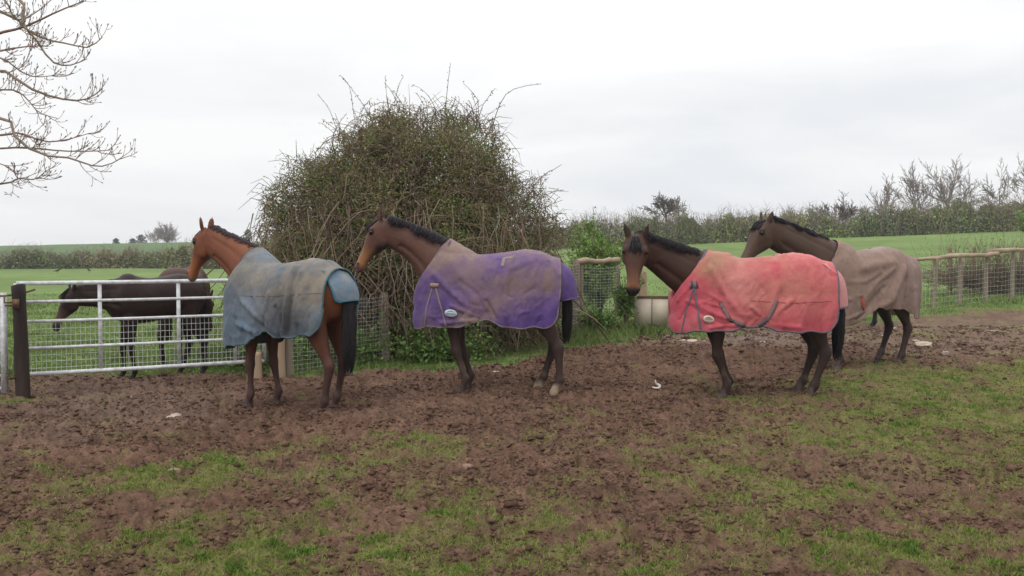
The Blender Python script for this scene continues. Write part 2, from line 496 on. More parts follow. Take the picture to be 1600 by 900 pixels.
tag(link('mud_clods', np_mesh('mud_clods', V, F, np.repeat(C, len(IV), 0)), M_clod), 'loose crumbs and clods of brown mud over the trampled yard', 'mud', kind='stuff')
# ------------------------------------------------------------------ horses
M_coat = tint_mat('horse_coat', rough=.50, nscale=60, namt=.16, bump=.10, bscale=140, spec=.16, stretch=(1, 1, .35), sheen=.02)
M_hair = tint_mat('horse_hair', rough=.55, nscale=50, namt=.25, spec=.18)
M_eye = solid_mat('eye_dark', (.012, .008, .006), rough=.12, spec=.6)

TR = np.array([  # x, top, bottom, half width
    (-.84, 1.28, 1.14, .08), (-.79, 1.39, 1.03, .17), (-.69, 1.485, .97, .245), (-.55, 1.555, .95, .285), (-.38, 1.575, .935, .30),
    (-.18, 1.545, .905, .305), (.0, 1.52, .88, .31), (.15, 1.515, .855, .305), (.30, 1.545, .845, .285), (.42, 1.59, .85, .262),
    (.54, 1.57, .87, .245), (.66, 1.46, .92, .225), (.75, 1.32, .98, .175), (.815, 1.21, 1.07, .09)])

def loft(rings, nseg=28):
    """rings: (center, Uvec*ru, Vvec*rv, exponent)"""
    a = np.arange(nseg) / nseg * 2 * math.pi
    V = []
    for c, U, W, p in rings:
        cu = np.sign(np.cos(a)) * np.abs(np.cos(a)) ** (2 / p); sv = np.sign(np.sin(a)) * np.abs(np.sin(a)) ** (2 / p)
        V.append(np.asarray(c)[None] + cu[:, None] * np.asarray(U)[None] + sv[:, None] * np.asarray(W)[None])
    n = len(rings)
    V = np.concatenate(V)
    i, k = np.meshgrid(np.arange(n - 1), np.arange(nseg), indexing='ij'); k2 = (k + 1) % nseg
    q = np.stack([i * nseg + k, i * nseg + k2, (i + 1) * nseg + k2, (i + 1) * nseg + k], -1).reshape(-1, 4)
    caps = np.stack([np.arange(nseg)[::-1], (n - 1) * nseg + np.arange(nseg)])
    return V, [q, caps]

def resample(tab, m):
    tab = np.asarray(tab, float); n = len(tab)
    t = np.linspace(0, n - 1, m); i = np.clip(t.astype(int), 0, n - 2); f = (t - i)[:, None]
    g = lambda k: tab[np.clip(k, 0, n - 1)]
    p0, p1, p2, p3 = g(i - 1), g(i), g(i + 1), g(i + 2)
    return .5 * (2 * p1 + (p2 - p0) * f + (2 * p0 - 5 * p1 + 4 * p2 - p3) * f ** 2 + (3 * p1 - p0 - 3 * p2 + p3) * f ** 3)

FRONT = [(.50, .105, 1.16, .17, .085), (.47, .13, 1.02, .145, .09), (.445, .14, .90, .105, .082), (.455, .14, .80, .083, .064), (.475, .137, .66, .060, .050),
         (.492, .133, .55, .046, .042), (.502, .13, .475, .052, .047), (.496, .13, .41, .038, .035), (.492, .13, .30, .030, .027), (.490, .13, .215, .033, .029),
         (.488, .13, .165, .044, .037), (.515, .13, .105, .034, .033), (.538, .13, .068, .046, .044), (.556, .13, .0, .062, .055)]
HIND = [(-.50, .13, 1.28, .23, .12), (-.51, .155, 1.10, .215, .115), (-.52, .165, .95, .165, .095), (-.585, .16, .82, .115, .075), (-.66, .155, .68, .068, .054),
        (-.72, .15, .585, .050, .041), (-.752, .15, .52, .060, .046), (-.752, .15, .44, .046, .037), (-.742, .15, .30, .034, .030), (-.736, .15, .215, .036, .031),
        (-.734, .15, .168, .047, .039), (-.702, .15, .105, .036, .034), (-.678, .15, .068, .048, .045), (-.660, .15, .0, .062, .056)]

def leg_rings(tab, side, dj, dh, dy):
    """dj: x shift at knee/hock, dh: x shift at hoof, dy lateral shift at the hoof"""
    t = np.array(tab)
    z = t[:, 2]
    th = np.interp(z, [0, .06, .10, .55, .70, .95], [1.0, 1.05, 1.15, 1.17, 1.18, 1.0]); t[:, 3] *= th; t[:, 4] *= th
    dx = np.interp(z, [0, .14, .50, .90, 1.3], [dh, dh, dj, 0, 0])
    t[:, 0] += dx
    t[:, 1] += np.interp(z, [0, .9], [dy, 0])
    t = resample(t, 40)
    P = np.stack([t[:, 0], t[:, 1] * side, t[:, 2]], 1)
    T = unit(np.gradient(P, axis=0))
    out = []
    for p, tt, r in zip(P, T, t):
        U = unit(np.array([-tt[2], 0, tt[0]]) if abs(tt[2]) > .01 else np.array([1., 0, 0]))
        if p[2] < .07: U = np.array([1., 0, 0])
        out.append((p, U * r[3], np.array([0, 1., 0]) * r[4], 2.2))
    return out

HEADT = np.array([  # t, F, B, w
    (-.09, .00, -.09, .045), (-.03, .045, -.125, .076), (.06, .074, -.155, .092), (.16, .088, -.175, .100), (.26, .092, -.188, .104), (.38, .085, -.178, .088),
    (.50, .075, -.135, .070), (.62, .064, -.092, .058), (.74, .057, -.068, .053), (.85, .056, -.066, .058), (.93, .050, -.070, .058), (.99, .032, -.062, .046), (1.03, .004, -.046, .026)])

def laplacian(V, E, it, lam=.5):
    n = len(V); deg = np.bincount(E.ravel(), minlength=n)[:, None].clip(1)
    for _ in range(it):
        S = np.zeros_like(V)
        for k in range(3):
            S[:, k] = np.bincount(E[:, 0], V[E[:, 1], k], n) + np.bincount(E[:, 1], V[E[:, 0], k], n)
        V = V + lam * (S / deg - V)
    return V

class Horse:
    def __init__(h, name, label, loc, yaw, scale, sx=1.0, poll=(1.16, 0, 1.92), head=(.33, 0, -.90), fore=(.9, 0, .35), neck_in=(.55, 0, .62), neck_out=(.45, 0, .18),
                 legs=None, coat=None, mane=None, tail=None, ears=((.35, .35), (.35, .35)), group='horses in the muddy yard', width=1.0, neck_thick=1.0, hs=1.0, hw=1.08):
        h.root = empty(name, loc, yaw); tag(h.root, label, 'horse', group)
        h.sc = np.array([scale * sx, scale * width, scale])
        h.loc = np.array(loc, float); h.yaw = yaw
        h.poll = np.array(poll, float); h.a = unit(np.array(head, float)); n_ = np.array(fore, float)
        h.n = unit(n_ - h.a * (n_ @ h.a)); h.s = np.cross(h.a, h.n); h.hs = hs; h.hw = hw; h.L = .60 * hs
        h.coat = coat; h.tk = neck_thick
        h.build_body(legs or {}, np.array(neck_in, float), np.array(neck_out, float), ears)
        for sg in (1, -1):
            c = h.poll + h.a * .245 * h.L + h.n * .052 * hs + h.s * sg * .088 * hs * hw
            V, F = loft([(c + h.a * x * .026, h.n * .022 * math.sqrt(max(1 - x * x, .02)), h.s * .018 * math.sqrt(max(1 - x * x, .02)), 2) for x in (-1, -.7, -.3, .0, .3, .7, 1)], 12)
            h.part('eye', V, F, M_eye, smooth=True)
        if mane: h.build_mane(**mane)
        if tail: h.build_tail(**tail)
    # local (unit horse) <-> world
    def to_world(h, P):
        P = np.asarray(P) * h.sc
        c, s = math.cos(h.yaw), math.sin(h.yaw)
        return np.stack([P[..., 0] * c - P[..., 1] * s, P[..., 0] * s + P[..., 1] * c, P[..., 2]], -1) + h.loc
    def local_ray(h, px, py):
        c, s = math.cos(h.yaw), math.sin(h.yaw)
        def inv(v): return np.array([v[0] * c + v[1] * s, -v[0] * s + v[1] * c, v[2]]) / h.sc
        return inv(CAMP - h.loc), unit(inv(ray(px, py)))
    def part(h, name, V, F, mat, parent=None, col=None, smooth=False):
        me = np_mesh(name, np.asarray(V) * h.sc, F, col, smooth)
        return link(name, me, mat, parent or h.root)
    def neck_frame(h, t):
        b = h.nb; t = np.asarray(t)[:, None]
        P = (1 - t) ** 3 * b[0] + 3 * (1 - t) ** 2 * t * b[1] + 3 * (1 - t) * t ** 2 * b[2] + t ** 3 * b[3]
        T = unit(3 * (1 - t) ** 2 * (b[1] - b[0]) + 6 * (1 - t) * t * (b[2] - b[1]) + 3 * t ** 2 * (b[3] - b[2]))
        Sd = np.array([0, 1., 0])[None] - T * T[:, 1:2]
        Sd = unit(Sd)
        D = unit(np.cross(T, Sd))     # towards crest
        D = D * np.where(D[:, 2:3] < 0, -1, 1)
        d = np.interp(t[:, 0], [0, .2, .45, .7, 1], [.335, .265, .205, .165, .140]) * h.tk
        w = np.interp(t[:, 0], [0, .2, .45, .7, 1], [.205, .165, .125, .102, .090]) * h.tk
        return P, T, Sd, D, d, w
    def build_body(h, legs, ni, no, ears):
        mb = MB()
        t = resample(TR, 60)
        rings = []
        for x, zt, zb, w in t:
            zc = zb + (zt - zb) * .47
            rings.append(((x, 0, (zt + zb) / 2), np.array([0, 0, (zt - zb) / 2]), np.array([0, w, 0]), 2.25))
        V, F = loft(rings, 40); mb.add(V, F)
        # neck
        end = h.poll + h.a * .05 - h.n * .055
        b0 = np.array([.44, 0, 1.25])
        h.nb = np.array([b0, b0 + ni * .5, end - no * .8, end])
        P, T, Sd, D, d, w = h.neck_frame(np.linspace(0, 1, 22))
        V, F = loft([(P[i], D[i] * d[i], Sd[i] * w[i], 2.15) for i in range(22)], 28); mb.add(V, F)
        # head
        ht = resample(HEADT, 30)
        V, F = loft([(h.poll + h.a * r[0] * h.L + h.n * (r[1] + r[2]) / 2 * h.hs, h.n * (r[1] - r[2]) / 2 * h.hs, h.s * r[3] * h.hs * (h.hw if r[0] < .6 else 1 + (h.hw - 1) * .6), 2.35) for r in ht], 28); mb.add(V, F)
        # brow and cheek
        for sg in (1, -1):
            for cc, rad in ((h.poll + h.a * .21 * h.L + h.n * .060 * h.hs + h.s * sg * .080 * h.hs * h.hw, (.05, .03, .026)), (h.poll + h.a * .30 * h.L - h.n * .09 * h.hs + h.s * sg * .070 * h.hs * h.hw, (.095, .085, .034)),
                            (h.poll + h.a * .90 * h.L + h.n * .025 * h.hs + h.s * sg * .048 * h.hs * h.hw, (.035, .022, .018))):
                V, F = loft([(cc + h.a * x * rad[0], h.n * rad[1] * math.sqrt(max(1 - x * x, .01)), h.s * rad[2] * math.sqrt(max(1 - x * x, .01)), 2) for x in np.linspace(-1, 1, 9)], 14)
                mb.add(V, F)
        # ears
        for sg, (fw, out) in zip((1, -1), ears):
            base = h.poll - h.a * .005 + h.n * .015 + h.s * sg * .055 * h.hw
            dr = unit(-h.a * .95 + h.n * fw + h.s * sg * out)
            op = unit(h.n * .8 + h.s * sg * .6); op = unit(op - dr * (op @ dr)); sd = np.cross(dr, op)
            er = []
            for q, r in zip(np.linspace(0, 1, 10), (.026, .032, .037, .039, .039, .036, .031, .024, .015, .006)):
                er.append((base + dr * q * .185, op * max(r * .55, .008), sd * max(r, .008), 2))
            V, F = loft(er, 14); mb.add(V, F)
        for key, tab, side in (('fl', FRONT, 1), ('fr', FRONT, -1), ('hl', HIND, 1), ('hr', HIND, -1)):
            dj, dh, dy = legs.get(key, (0, 0, 0))
            V, F = loft(leg_rings(tab, side, dj, dh, dy), 20); mb.add(V, F)
        o = mb.build('tmp_body', None)
        rm = o.modifiers.new('r', 'REMESH'); rm.mode = 'VOXEL'; rm.voxel_size = .0125; rm.adaptivity = 0
        dg = bpy.context.evaluated_depsgraph_get()
        me = bpy.data.meshes.new_from_object(o.evaluated_get(dg))
        bpy.data.objects.remove(o)
        n = len(me.vertices); V = np.empty(n * 3, np.float32); me.vertices.foreach_get('co', V); V = V.reshape(-1, 3).astype(float)
        E = np.empty(len(me.edges) * 2, np.int32); me.edges.foreach_get('vertices', E); E = E.reshape(-1, 2)
        # smooth strongly on trunk, lightly on head and feet
        Vs = laplacian(V, E, 14); Vl = laplacian(V, E, 3)
        hd = np.linalg.norm(V - h.poll, axis=1) < .9
        k = sstep(.55, .9, V[:, 2])[:, None] * np.where(((V - (h.poll + h.a * .3)) ** 2).sum(1) < .45 ** 2, 0, 1)[:, None]
        V = Vl * (1 - k) + Vs * k
        # muscle relief
        V = V + unit(V - np.array([-.05, 0, 1.2])) * (.010 * fbm(V[:, 0] * 5, V[:, 1] * 5, V[:, 2] * 4, 3, 7))[:, None]
        # jugular groove and the line of muscle under the crest
        tk_ = np.linspace(.12, .92, 33); Pn, Tn, Sn, Dn, dn, wn = h.neck_frame(tk_)
        dist = np.linalg.norm(V[:, None] - Pn[None], axis=2); im = np.argmin(dist, 1)
        relv = V - Pn[im]; dc = (relv * Dn[im]).sum(1) / dn[im]; sc_ = (relv * Sn[im]).sum(1)
        inside = (dist[np.arange(len(V)), im] < dn[im] * 1.15) & ((((V - h.poll) @ h.a) / h.L < .15) | (np.linalg.norm(V - h.poll, axis=1) > .34)) & (im > 1) & (im < 31)
        amt = (-.017 * np.exp(-((dc + .50) / .13) ** 2) - .008 * np.exp(-((dc - .42) / .12) ** 2) + .006 * np.exp(-((dc + .1) / .25) ** 2)) * inside * sstep(0, 6, im) * sstep(32, 26, im)
        V = V + Sn[im] * (np.sign(sc_) * amt * np.clip(np.abs(sc_) / wn[im] * 1.6, 0, 1))[:, None]
        F = np.empty(len(me.loops), np.int32); me.loops.foreach_get('vertex_index', F)
        lt = np.empty(len(me.polygons), np.int32); me.polygons.foreach_get('loop_total', lt)
        ls = np.empty(len(me.polygons), np.int32); me.polygons.foreach_get('loop_start', ls)
        FF = [np.stack([F[ls[lt == kk] + q] for q in range(kk)], 1) for kk in np.unique(lt)]
        bpy.data.meshes.remove(me)
        h.bodyV = V
        h.bvh = BVHTree.FromPolygons([tuple(v) for v in V], [tuple(int(i) for i in f) for ff in FF for f in ff])
        h.body = h.part('body', V, FF, M_coat, col=h.coat_colors(V), smooth=True)
    def coat_colors(h, V):
        c = h.coat
        base = np.array(c['base'])
        nz = fbm(V[:, 0] * 3, V[:, 1] * 3, V[:, 2] * 3, 3, 101)[:, None]
        col = base[None] * (1 + .22 * nz)
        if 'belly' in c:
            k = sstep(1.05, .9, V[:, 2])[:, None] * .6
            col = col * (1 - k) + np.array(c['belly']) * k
        rel = V - h.poll
        t = (rel @ h.a) / h.L; rad = np.linalg.norm(rel - (t * h.L)[:, None] * h.a, axis=1)
        isH = (rad < .24) & (t > -.42) & (t < 1.15)
        nn = rel @ h.n / h.hs; ss = np.abs(rel @ h.s) / h.hs
        low = V[:, 2] < .86
        lz0, lz1 = c.get('leg_z', (.75, .45))
        k = (sstep(lz0, lz1, V[:, 2] + .05 * nz[:, 0]) * (low & ~isH))[:, None]
        col = col * (1 - k) + np.array(c['leg']) * (1 + .25 * nz) * k
        if 'face' in c:
            k = (sstep(.42, .72, t + .08 * nz[:, 0]) * isH * .85)[:, None]
            col = col * (1 - k) + np.array(c['face']) * (1 + .2 * nz) * k
        if 'jaw' in c:
            k = (sstep(-.03, -.12, nn) * sstep(.2, .45, t) * isH)[:, None]
            col = col * (1 - k) + np.array(c['jaw']) * k
        k = (sstep(.84, .95, t) * isH)[:, None]
        col = col * (1 - k) + np.array(c.get('nose', (.03, .024, .024))) * k
        # nostril, eye rim, inside ear
        for tt, no, so, rr_, cc in ((.885, .022, .055, .022, (.008, .006, .006)), (.245, .050, .095, .045, (.016, .011, .010)), (.96, -.028, .045, .010, (.012, .008, .008))):
            dd = np.sqrt(((t - tt) * h.L) ** 2 + (nn - no) ** 2 + (ss - so) ** 2)
            k = (sstep(rr_, rr_ * .5, dd) * isH)[:, None]
            col = col * (1 - k) + np.array(cc) * k
        k = (sstep(-.08, -.24, t) * isH * (ss > .03) * (rad < .22) * (nn > -.06) * c.get('ear', .5))[:, None]
        col = col * (1 - k) + np.array((.018, .013, .013)) * k
        # hooves and socks
        hoofk = sstep(.075, .055, V[:, 2])[:, None]
        if 'sock' in c:
            k = (sstep(.145, .09, V[:, 2] + .05 * nz[:, 0]) * (V[:, 0] < 0))[:, None]
            col = col * (1 - k) + np.array(c['sock']) * (1 + .35 * nz) * k
            hoofk = hoofk * np.where(V[:, :1] < 0, 0, 1)
        col = col * (1 - hoofk) + np.array(c.get('hoof', (.10, .075, .06))) * (1 + .3 * nz) * hoofk
        # splashed mud on the lower legs
        mk = (sstep(.1, .5, fbm(V[:, 0] * 14, V[:, 1] * 14, V[:, 2] * 10, 3, 111)) * sstep(.62, .1, V[:, 2]) * .55)[:, None]
        col = col * (1 - mk) + np.array((.13, .092, .072)) * mk
        return np.clip(col, .003, 1)
    def push(h, P, margin):
        P = np.array(P, float); sh = P.shape; P = P.reshape(-1, 3)
        for i in range(len(P)):
            loc, nor, idx, dist = h.bvh.find_nearest(Vector(P[i]))
            if loc is None: continue
            dv = Vector(P[i]) - loc
            sd_ = dv.dot(nor)
            if sd_ < 0: sd_ = -dv.length
            else: sd_ = dv.length
            if sd_ < margin: P[i] = np.array(loc + nor * margin)
        return P.reshape(sh)
    def locks(h, roots, dirs, lens, fall, wid, npt=6, margin=.006, grav=1.0):
        n = len(roots)
        P = np.empty((n, npt, 3)); P[:, 0] = roots
        D = dirs.copy(); st = (lens / (npt - 1))[:, None]
        for k in range(1, npt):
            D = unit(D + fall * .55 * grav + rng.normal(0, .10, D.shape))
            P[:, k] = P[:, k - 1] + D * st
            P[:, k] = h.push(P[:, k], margin)
        taper = np.interp(np.linspace(0, 1, npt), [0, .3, .8, 1], [.8, 1, .7, .15])
        return P, wid[:, None] * taper[None]
    def build_mane(h, side=1, length=.16, col=(.016, .013, .014), n=420, forelock=.16, t1=.33, wild=.3):
        n = int(n * 4.2); t = rng.uniform(t1, 1.0, n)
        P, T, Sd, D, d, w = h.neck_frame(t)
        roots = P + D * (d * .97)[:, None] + Sd * rng.normal(0, .012, (n, 1))
        sg = np.where(rng.uniform(size=n) < .93, side, -side)[:, None]
        dirs = unit(D * rng.uniform(.1, .5 + wild, (n, 1)) + Sd * sg * .8 - T * .25 + rng.normal(0, .12, (n, 3)))
        fall = unit(Sd * sg * .45 - D * .75 - T * .15)
        P2, W = h.locks(roots, dirs, length * rng.uniform(.45, 1.25, n) * (1 + .25 * vnoise(t * 22, t * 0, None, 77)), fall, rng.uniform(.0024, .0050, n))
        V, F = tubes(P2, W, 3)
        c = np.repeat(np.array(col)[None] * rng.uniform(.6, 1.7, (n, 1)), 6 * 3, 0)
        h.part('mane', V, F, M_hair, col=c, smooth=True)
        if forelock:
            m = 60
            roots = h.poll + h.a * rng.uniform(-.03, .05, (m, 1)) + h.n * .05 + h.s * rng.uniform(-.035, .035, (m, 1))
            dirs = unit(h.n * .7 + h.a * .3 + rng.normal(0, .2, (m, 3)))
            P2, W = h.locks(roots, dirs, forelock * rng.uniform(.5, 1.2, m), unit(h.a * .9 - h.n * .12 + rng.normal(0, .1, (m, 3))), rng.uniform(.005, .010, m))
            V, F = tubes(P2, W, 4)
            h.part('forelock', V, F, M_hair, col=np.repeat(np.array(col)[None] * rng.uniform(.6, 1.6, (m, 1)), 24, 0), smooth=True)
    def build_tail(h, z_end=.50, col=(.014, .012, .013), n=170, back=.06, spread=.06, root=(-.80, 1.36), sway=0.0):
        npt = 9; n = int(n * 1.9)
        u = np.linspace(0, 1, npt)
        rx, rz = root
        ax = np.stack([rx - back * np.minimum(u * 4, 1) - .02 * np.sin(u * 3), sway * u, rz + (z_end - rz) * u], 1)
        P = np.empty((n, npt, 3)); L = rng.uniform(.72, 1.0, n)
        off = rng.normal(0, 1, (n, 2)); off = off / np.maximum(np.linalg.norm(off, axis=1, keepdims=True), .7)
        for k in range(npt):
            uu = u[k] * L
            s_ = np.interp(uu, [0, .12, .45, .8, 1], [.5, .6, 1.0, .95, .6]) * spread
            P[:, k, 0] = np.interp(uu, u, ax[:, 0]) + off[:, 0] * s_ * .8 + rng.normal(0, .004, n)
            P[:, k, 1] = np.interp(uu, u, ax[:, 1]) + off[:, 1] * s_ + rng.normal(0, .004, n)
            P[:, k, 2] = np.interp(uu, u, ax[:, 2])
        taper = np.interp(u, [0, .3, .8, 1], [.9, 1, .8, .2])
        V, F = tubes(P, rng.uniform(.0045, .0105, (n, 1)) * taper[None], 5)
        h.part('tail', V, F, M_hair, col=np.repeat(np.array(col)[None] * rng.uniform(.6, 1.8, (n, 1)), npt * 5, 0), smooth=True)

    # -------------------------------------------------------------- the rug
    def build_rug(h, mat, hem=.66, rear=-.82, front=.89, hem_pts=None, folds_px=(), dirt=None, rear_bulge=.0, flare=.0, corner=.16, neck_top=.52, rip=.011, dirt_cols=None, base_col=(1, 1, 1), name='rug', drop=None, mid=1.16, rear_in=.0, margin=.016, label=None, nslope=.30, fine=46, fseed=1):
        nu1, nu2, nv = 124, 48, 80
        hx, hz_ = zip(*(hem_pts or [(-1, hem), (1, hem)]))
        patches = []
        for sg in (1, -1):
            G = np.zeros((nu1 + nu2, nv, 3))
            vv = np.linspace(0, 1, nv)
            for iu in range(nu1 + nu2):
                if iu < nu1:
                    u = iu / (nu1 - 1); x = rear + (neck_top - rear) * u; q = 0
                    xi = min(max(x, -.80), .8)
                    zt = np.interp(min(xi, .42), TR[:, 0], TR[:, 1]) + .02 + max(x - .42, 0) * nslope
                    w = np.interp(min(max(x, -.70), .46), TR[:, 0], TR[:, 3]) + .022
                    w = w * (1 - rear_in * sstep(-.62, -.9, x))
                    Tp = np.array([x, 0, zt]); Wp = np.array([x, w + .012, mid])
                    if x < -.72: Tp[2] = zt - .02 * ((-.72 - x) / .12)
                    if x < -.45: Tp[2] = max(Tp[2], np.interp(x, [-.95, -.45], [1.44, 1.575]))
                    Hp = np.array([x, w + .012 + flare, 0])
                else:
                    q = (iu - nu1 + 1) / nu2
                    yN = .205 * math.sin(math.pi * min(q * 1.02, 1)) ** .75
                    Tp = np.array([neck_top + (front - .03 - neck_top) * q ** .85, yN, 1.61 + (neck_top - .42) * nslope - (1.61 + (neck_top - .42) * nslope - 1.08) * q ** 1.05])
                    ang = q * math.pi / 2
                    w = np.interp(min(neck_top, .46), TR[:, 0], TR[:, 3]) + .034
                    xx = neck_top + (front - neck_top) * math.sin(ang); yy = w * max(math.cos(ang), 0) ** .7
                    Wp = np.array([xx, yy, mid - .16 * q]); Hp = np.array([xx - .02 * q, yy + flare * (1 - q) + .006, 0])
                Hp[2] = np.interp(Hp[0], hx, hz_) + .012 * math.sin(Hp[0] * 11 + sg) + .008 * math.sin(Hp[0] * 27 + 2 * sg)
                if corner and Hp[0] < rear + corner:
                    f = (rear + corner - Hp[0]) / corner
                    Hp[2] += corner * 1.25 * (1 - math.sqrt(max(1 - f * f, 0)))
                for iv in range(nv):
                    v = vv[iv]; vs_ = .42
                    if v < vs_:
                        ph = v / vs_ * math.pi / 2
                        sn, cs = math.sin(ph) ** (2 / 2.3), max(math.cos(ph), 0) ** (2 / 2.3)
                        p = np.array([Tp[0] + (Wp[0] - Tp[0]) * sn, Tp[1] + (Wp[1] - Tp[1]) * sn, Wp[2] + (Tp[2] - Wp[2]) * cs])
                    else:
                        t = (v - vs_) / (1 - vs_)
                        p = Wp + (Hp - Wp) * t
                        p[1] += .02 * math.sin(t * math.pi) * (1 - q)
                    if iu < nu1:
                        p[0] -= rear_bulge * math.sin(min(v * 1.3, 1) * math.pi) * (1 - u) ** 3
                    G[iu, iv] = p
            ang = np.arctan2(G[..., 1], G[..., 0])
            # hanging cloth: soft vertical ripples growing to the hem
            vr = np.broadcast_to(vv[None], G.shape[:2])
            rp_ = rip * sstep(.35, 1, vr) * (vnoise(G[..., 0] * 9 + sg * 7, vr * 2.5, None, 131) + .6 * vnoise(G[..., 0] * 20, vr * 4 + sg, None, 132))
            nrm = unit(np.stack([np.where(G[..., 0] > neck_top, G[..., 0] - neck_top, 0), G[..., 1], 0 * vr], -1) + 1e-6)
            G = G + nrm * rp_[..., None] * 2
            patches.append((sg, G))
        out = []
        for sg, G in patches:
            G = h.push(np.concatenate([G[..., :1], G[..., 1:2] * sg, G[..., 2:]], -1), margin)
            for _ in range(3):
                A = G.copy()
                A[1:-1, 1:-1] = .5 * G[1:-1, 1:-1] + .125 * (G[2:, 1:-1] + G[:-2, 1:-1] + G[1:-1, 2:] + G[1:-1, :-2])
                G = A
            G = h.push(G, margin)
            out.append((sg, G))
        # grid normals, folds
        fin = []
        bv = None
        for sg, G in out:
            du = np.gradient(G, axis=0); dv = np.gradient(G, axis=1)
            nn = unit(np.cross(du, dv)) * (-sg)
            cen = np.array([0, 0, 1.1])
            nn = nn * np.where(((G - np.array([0, 0, 1.15])) * nn * np.array([.15, 1, 1])).sum(-1, keepdims=True) < 0, -1, 1)
            if sg == 1: G1, N1 = G, nn
            fin.append([sg, G, nn])
        # ray-cast base for pixel -> local
        nu = nu1 + nu2
        i, j = np.meshgrid(np.arange(nu - 1), np.arange(nv - 1), indexing='ij')
        Q = np.stack([i * nv + j, (i + 1) * nv + j, (i + 1) * nv + j + 1, i * nv + j + 1], -1).reshape(-1, 4)
        base_bvh = BVHTree.FromPolygons([tuple(v) for v in G1.reshape(-1, 3)], [tuple(int(k) for k in f) for f in Q])
        def hit(bvh, px, py):
            o, d = h.local_ray(px, py)
            r = bvh.ray_cast(Vector(o), Vector(d))
            return None if r[0] is None else np.array(r[0])
        for pts, wd, amp in folds_px:
            hp = [hit(base_bvh, *p) for p in pts]
            hp = [p for p in hp if p is not None]
            if len(hp) < 2: continue
            hp = np.array(hp)
            for f in fin:
                sg, G, nn = f
                tgt = hp * np.array([1, sg, 1])
                P = G.reshape(-1, 3); best = np.full(len(P), 9.0); tt = np.zeros(len(P))
                for k in range(len(tgt) - 1):
                    a, b = tgt[k], tgt[k + 1]; ab = b - a
                    t = np.clip(((P - a) @ ab) / (ab @ ab), 0, 1); dd = np.linalg.norm(P - (a + t[:, None] * ab), axis=1)
                    m = dd < best; best[m] = dd[m]; tt[m] = (k + t[m]) / (len(tgt) - 1)
                g = amp * np.exp(-(best / wd) ** 2) * np.sin(np.clip(tt, .02, 1) * math.pi * .5 + .35).clip(0, 1)
                f[1] = G + nn * g.reshape(G.shape[:2])[..., None]
        r2 = np.random.default_rng(fseed)
        for q in range(fine):      # small sharp creases, mostly gathered towards the belly straps
            x0 = r2.uniform(rear + .08, .78); z0 = r2.uniform(.80, 1.40); ln = r2.uniform(.10, .34)
            tx = .12 if x0 > -.1 else -.25
            dv = np.array([tx - x0 + r2.normal(0, .25), .74 - z0 + r2.normal(0, .18)]); dv = dv / (np.hypot(*dv) + 1e-6)
            am, wd = r2.choice([-1, 1]) * r2.uniform(.003, .0085), r2.uniform(.010, .022)
            for f in fin:
                sg, G, nn = f
                P = G.reshape(-1, 3); rel = P[:, [0, 2]] - np.array([x0, z0]); t = rel @ dv; off = np.abs(rel[:, 0] * dv[1] - rel[:, 1] * dv[0] + .03 * np.sin(t / ln * 3))
                g = am * np.exp(-(off / wd) ** 2) * sstep(0, .3, t / ln) * sstep(1, .6, t / ln) * (np.abs(P[:, 1]) > .12)
                f[1] = G + nn * g.reshape(G.shape[:2])[..., None]
        mb = MB(); cols = []
        for sg, G, nn in fin:
            wr = 1 - 2 * np.abs(fbm(G[..., 0] * 7 + G[..., 2] * 3, G[..., 2] * 5, G[..., 1] * 4 + sg, 3, 142)) ** .8
            G2 = G + nn * (.004 * fbm(G[..., 0] * 11, G[..., 2] * 9, G[..., 1] * 6 + sg, 3, 141) + (.0045 * wr))[..., None]
            G2 = h.push(G2, .008)
            if sg == 1: GL = G2; NL = nn
            else: GR = G2
            mb.add(G2.reshape(-1, 3), Q if sg == 1 else Q[:, ::-1])
        V = np.concatenate(mb.V); F = np.concatenate(mb.F[4])
        col = np.broadcast_to(np.array(base_col, float), V.shape).copy()
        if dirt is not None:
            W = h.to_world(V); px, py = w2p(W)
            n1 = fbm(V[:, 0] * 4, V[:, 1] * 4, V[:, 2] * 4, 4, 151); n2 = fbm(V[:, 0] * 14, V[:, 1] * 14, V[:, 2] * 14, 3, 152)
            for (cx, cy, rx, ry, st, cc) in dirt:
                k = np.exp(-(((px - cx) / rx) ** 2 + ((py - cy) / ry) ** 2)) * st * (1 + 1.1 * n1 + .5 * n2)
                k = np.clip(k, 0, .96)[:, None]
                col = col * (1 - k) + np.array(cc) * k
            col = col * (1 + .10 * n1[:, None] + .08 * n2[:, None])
        me = np_mesh(name, V * h.sc, F, np.clip(col, .004, 1), True)
        bm = bmesh.new(); bm.from_mesh(me); bmesh.ops.remove_doubles(bm, verts=bm.verts, dist=.0006); bm.normal_update(); bm.to_mesh(me); bm.free()
        ro = link(name, me, mat, h.root)
        sm = ro.modifiers.new('thickness', 'SOLIDIFY'); sm.thickness = .007; sm.offset = 1
        h.rug = ro
        h.rug_bvh = BVHTree.FromPolygons([tuple(v) for v in V], [tuple(int(k) for k in f) for f in F])
        h.rug_edges = []
        for G in (GL, GR):
            h.rug_edges.append(np.concatenate([G[0, 2:], G[1:, -1]]))            # rear edge then hem
            h.rug_edges.append(G[nu1 - 1:, 0])                                      # neckline
        return ro
    def binding(h, mat, rad=.011, col=(1, 1, 1), which=(0, 1, 2, 3)):
        mb = MB()
        for k in which:
            mb.tube(h.rug_edges[k], rad, 6, col)
        V = np.concatenate(mb.V); F = [np.concatenate(f) for f in mb.F.values()]
        return h.part('binding', V, F, mat, h.rug, np.concatenate(mb.C), True)
    def surf(h, px, py, off=.012):
        o, d = h.local_ray(px, py)
        r = h.rug_bvh.ray_cast(Vector(o), Vector(d))
        if r[0] is None: return None
        n = np.array(r[1]); 
        if n @ d > 0: n = -n
        return np.array(r[0]) + n * off, n
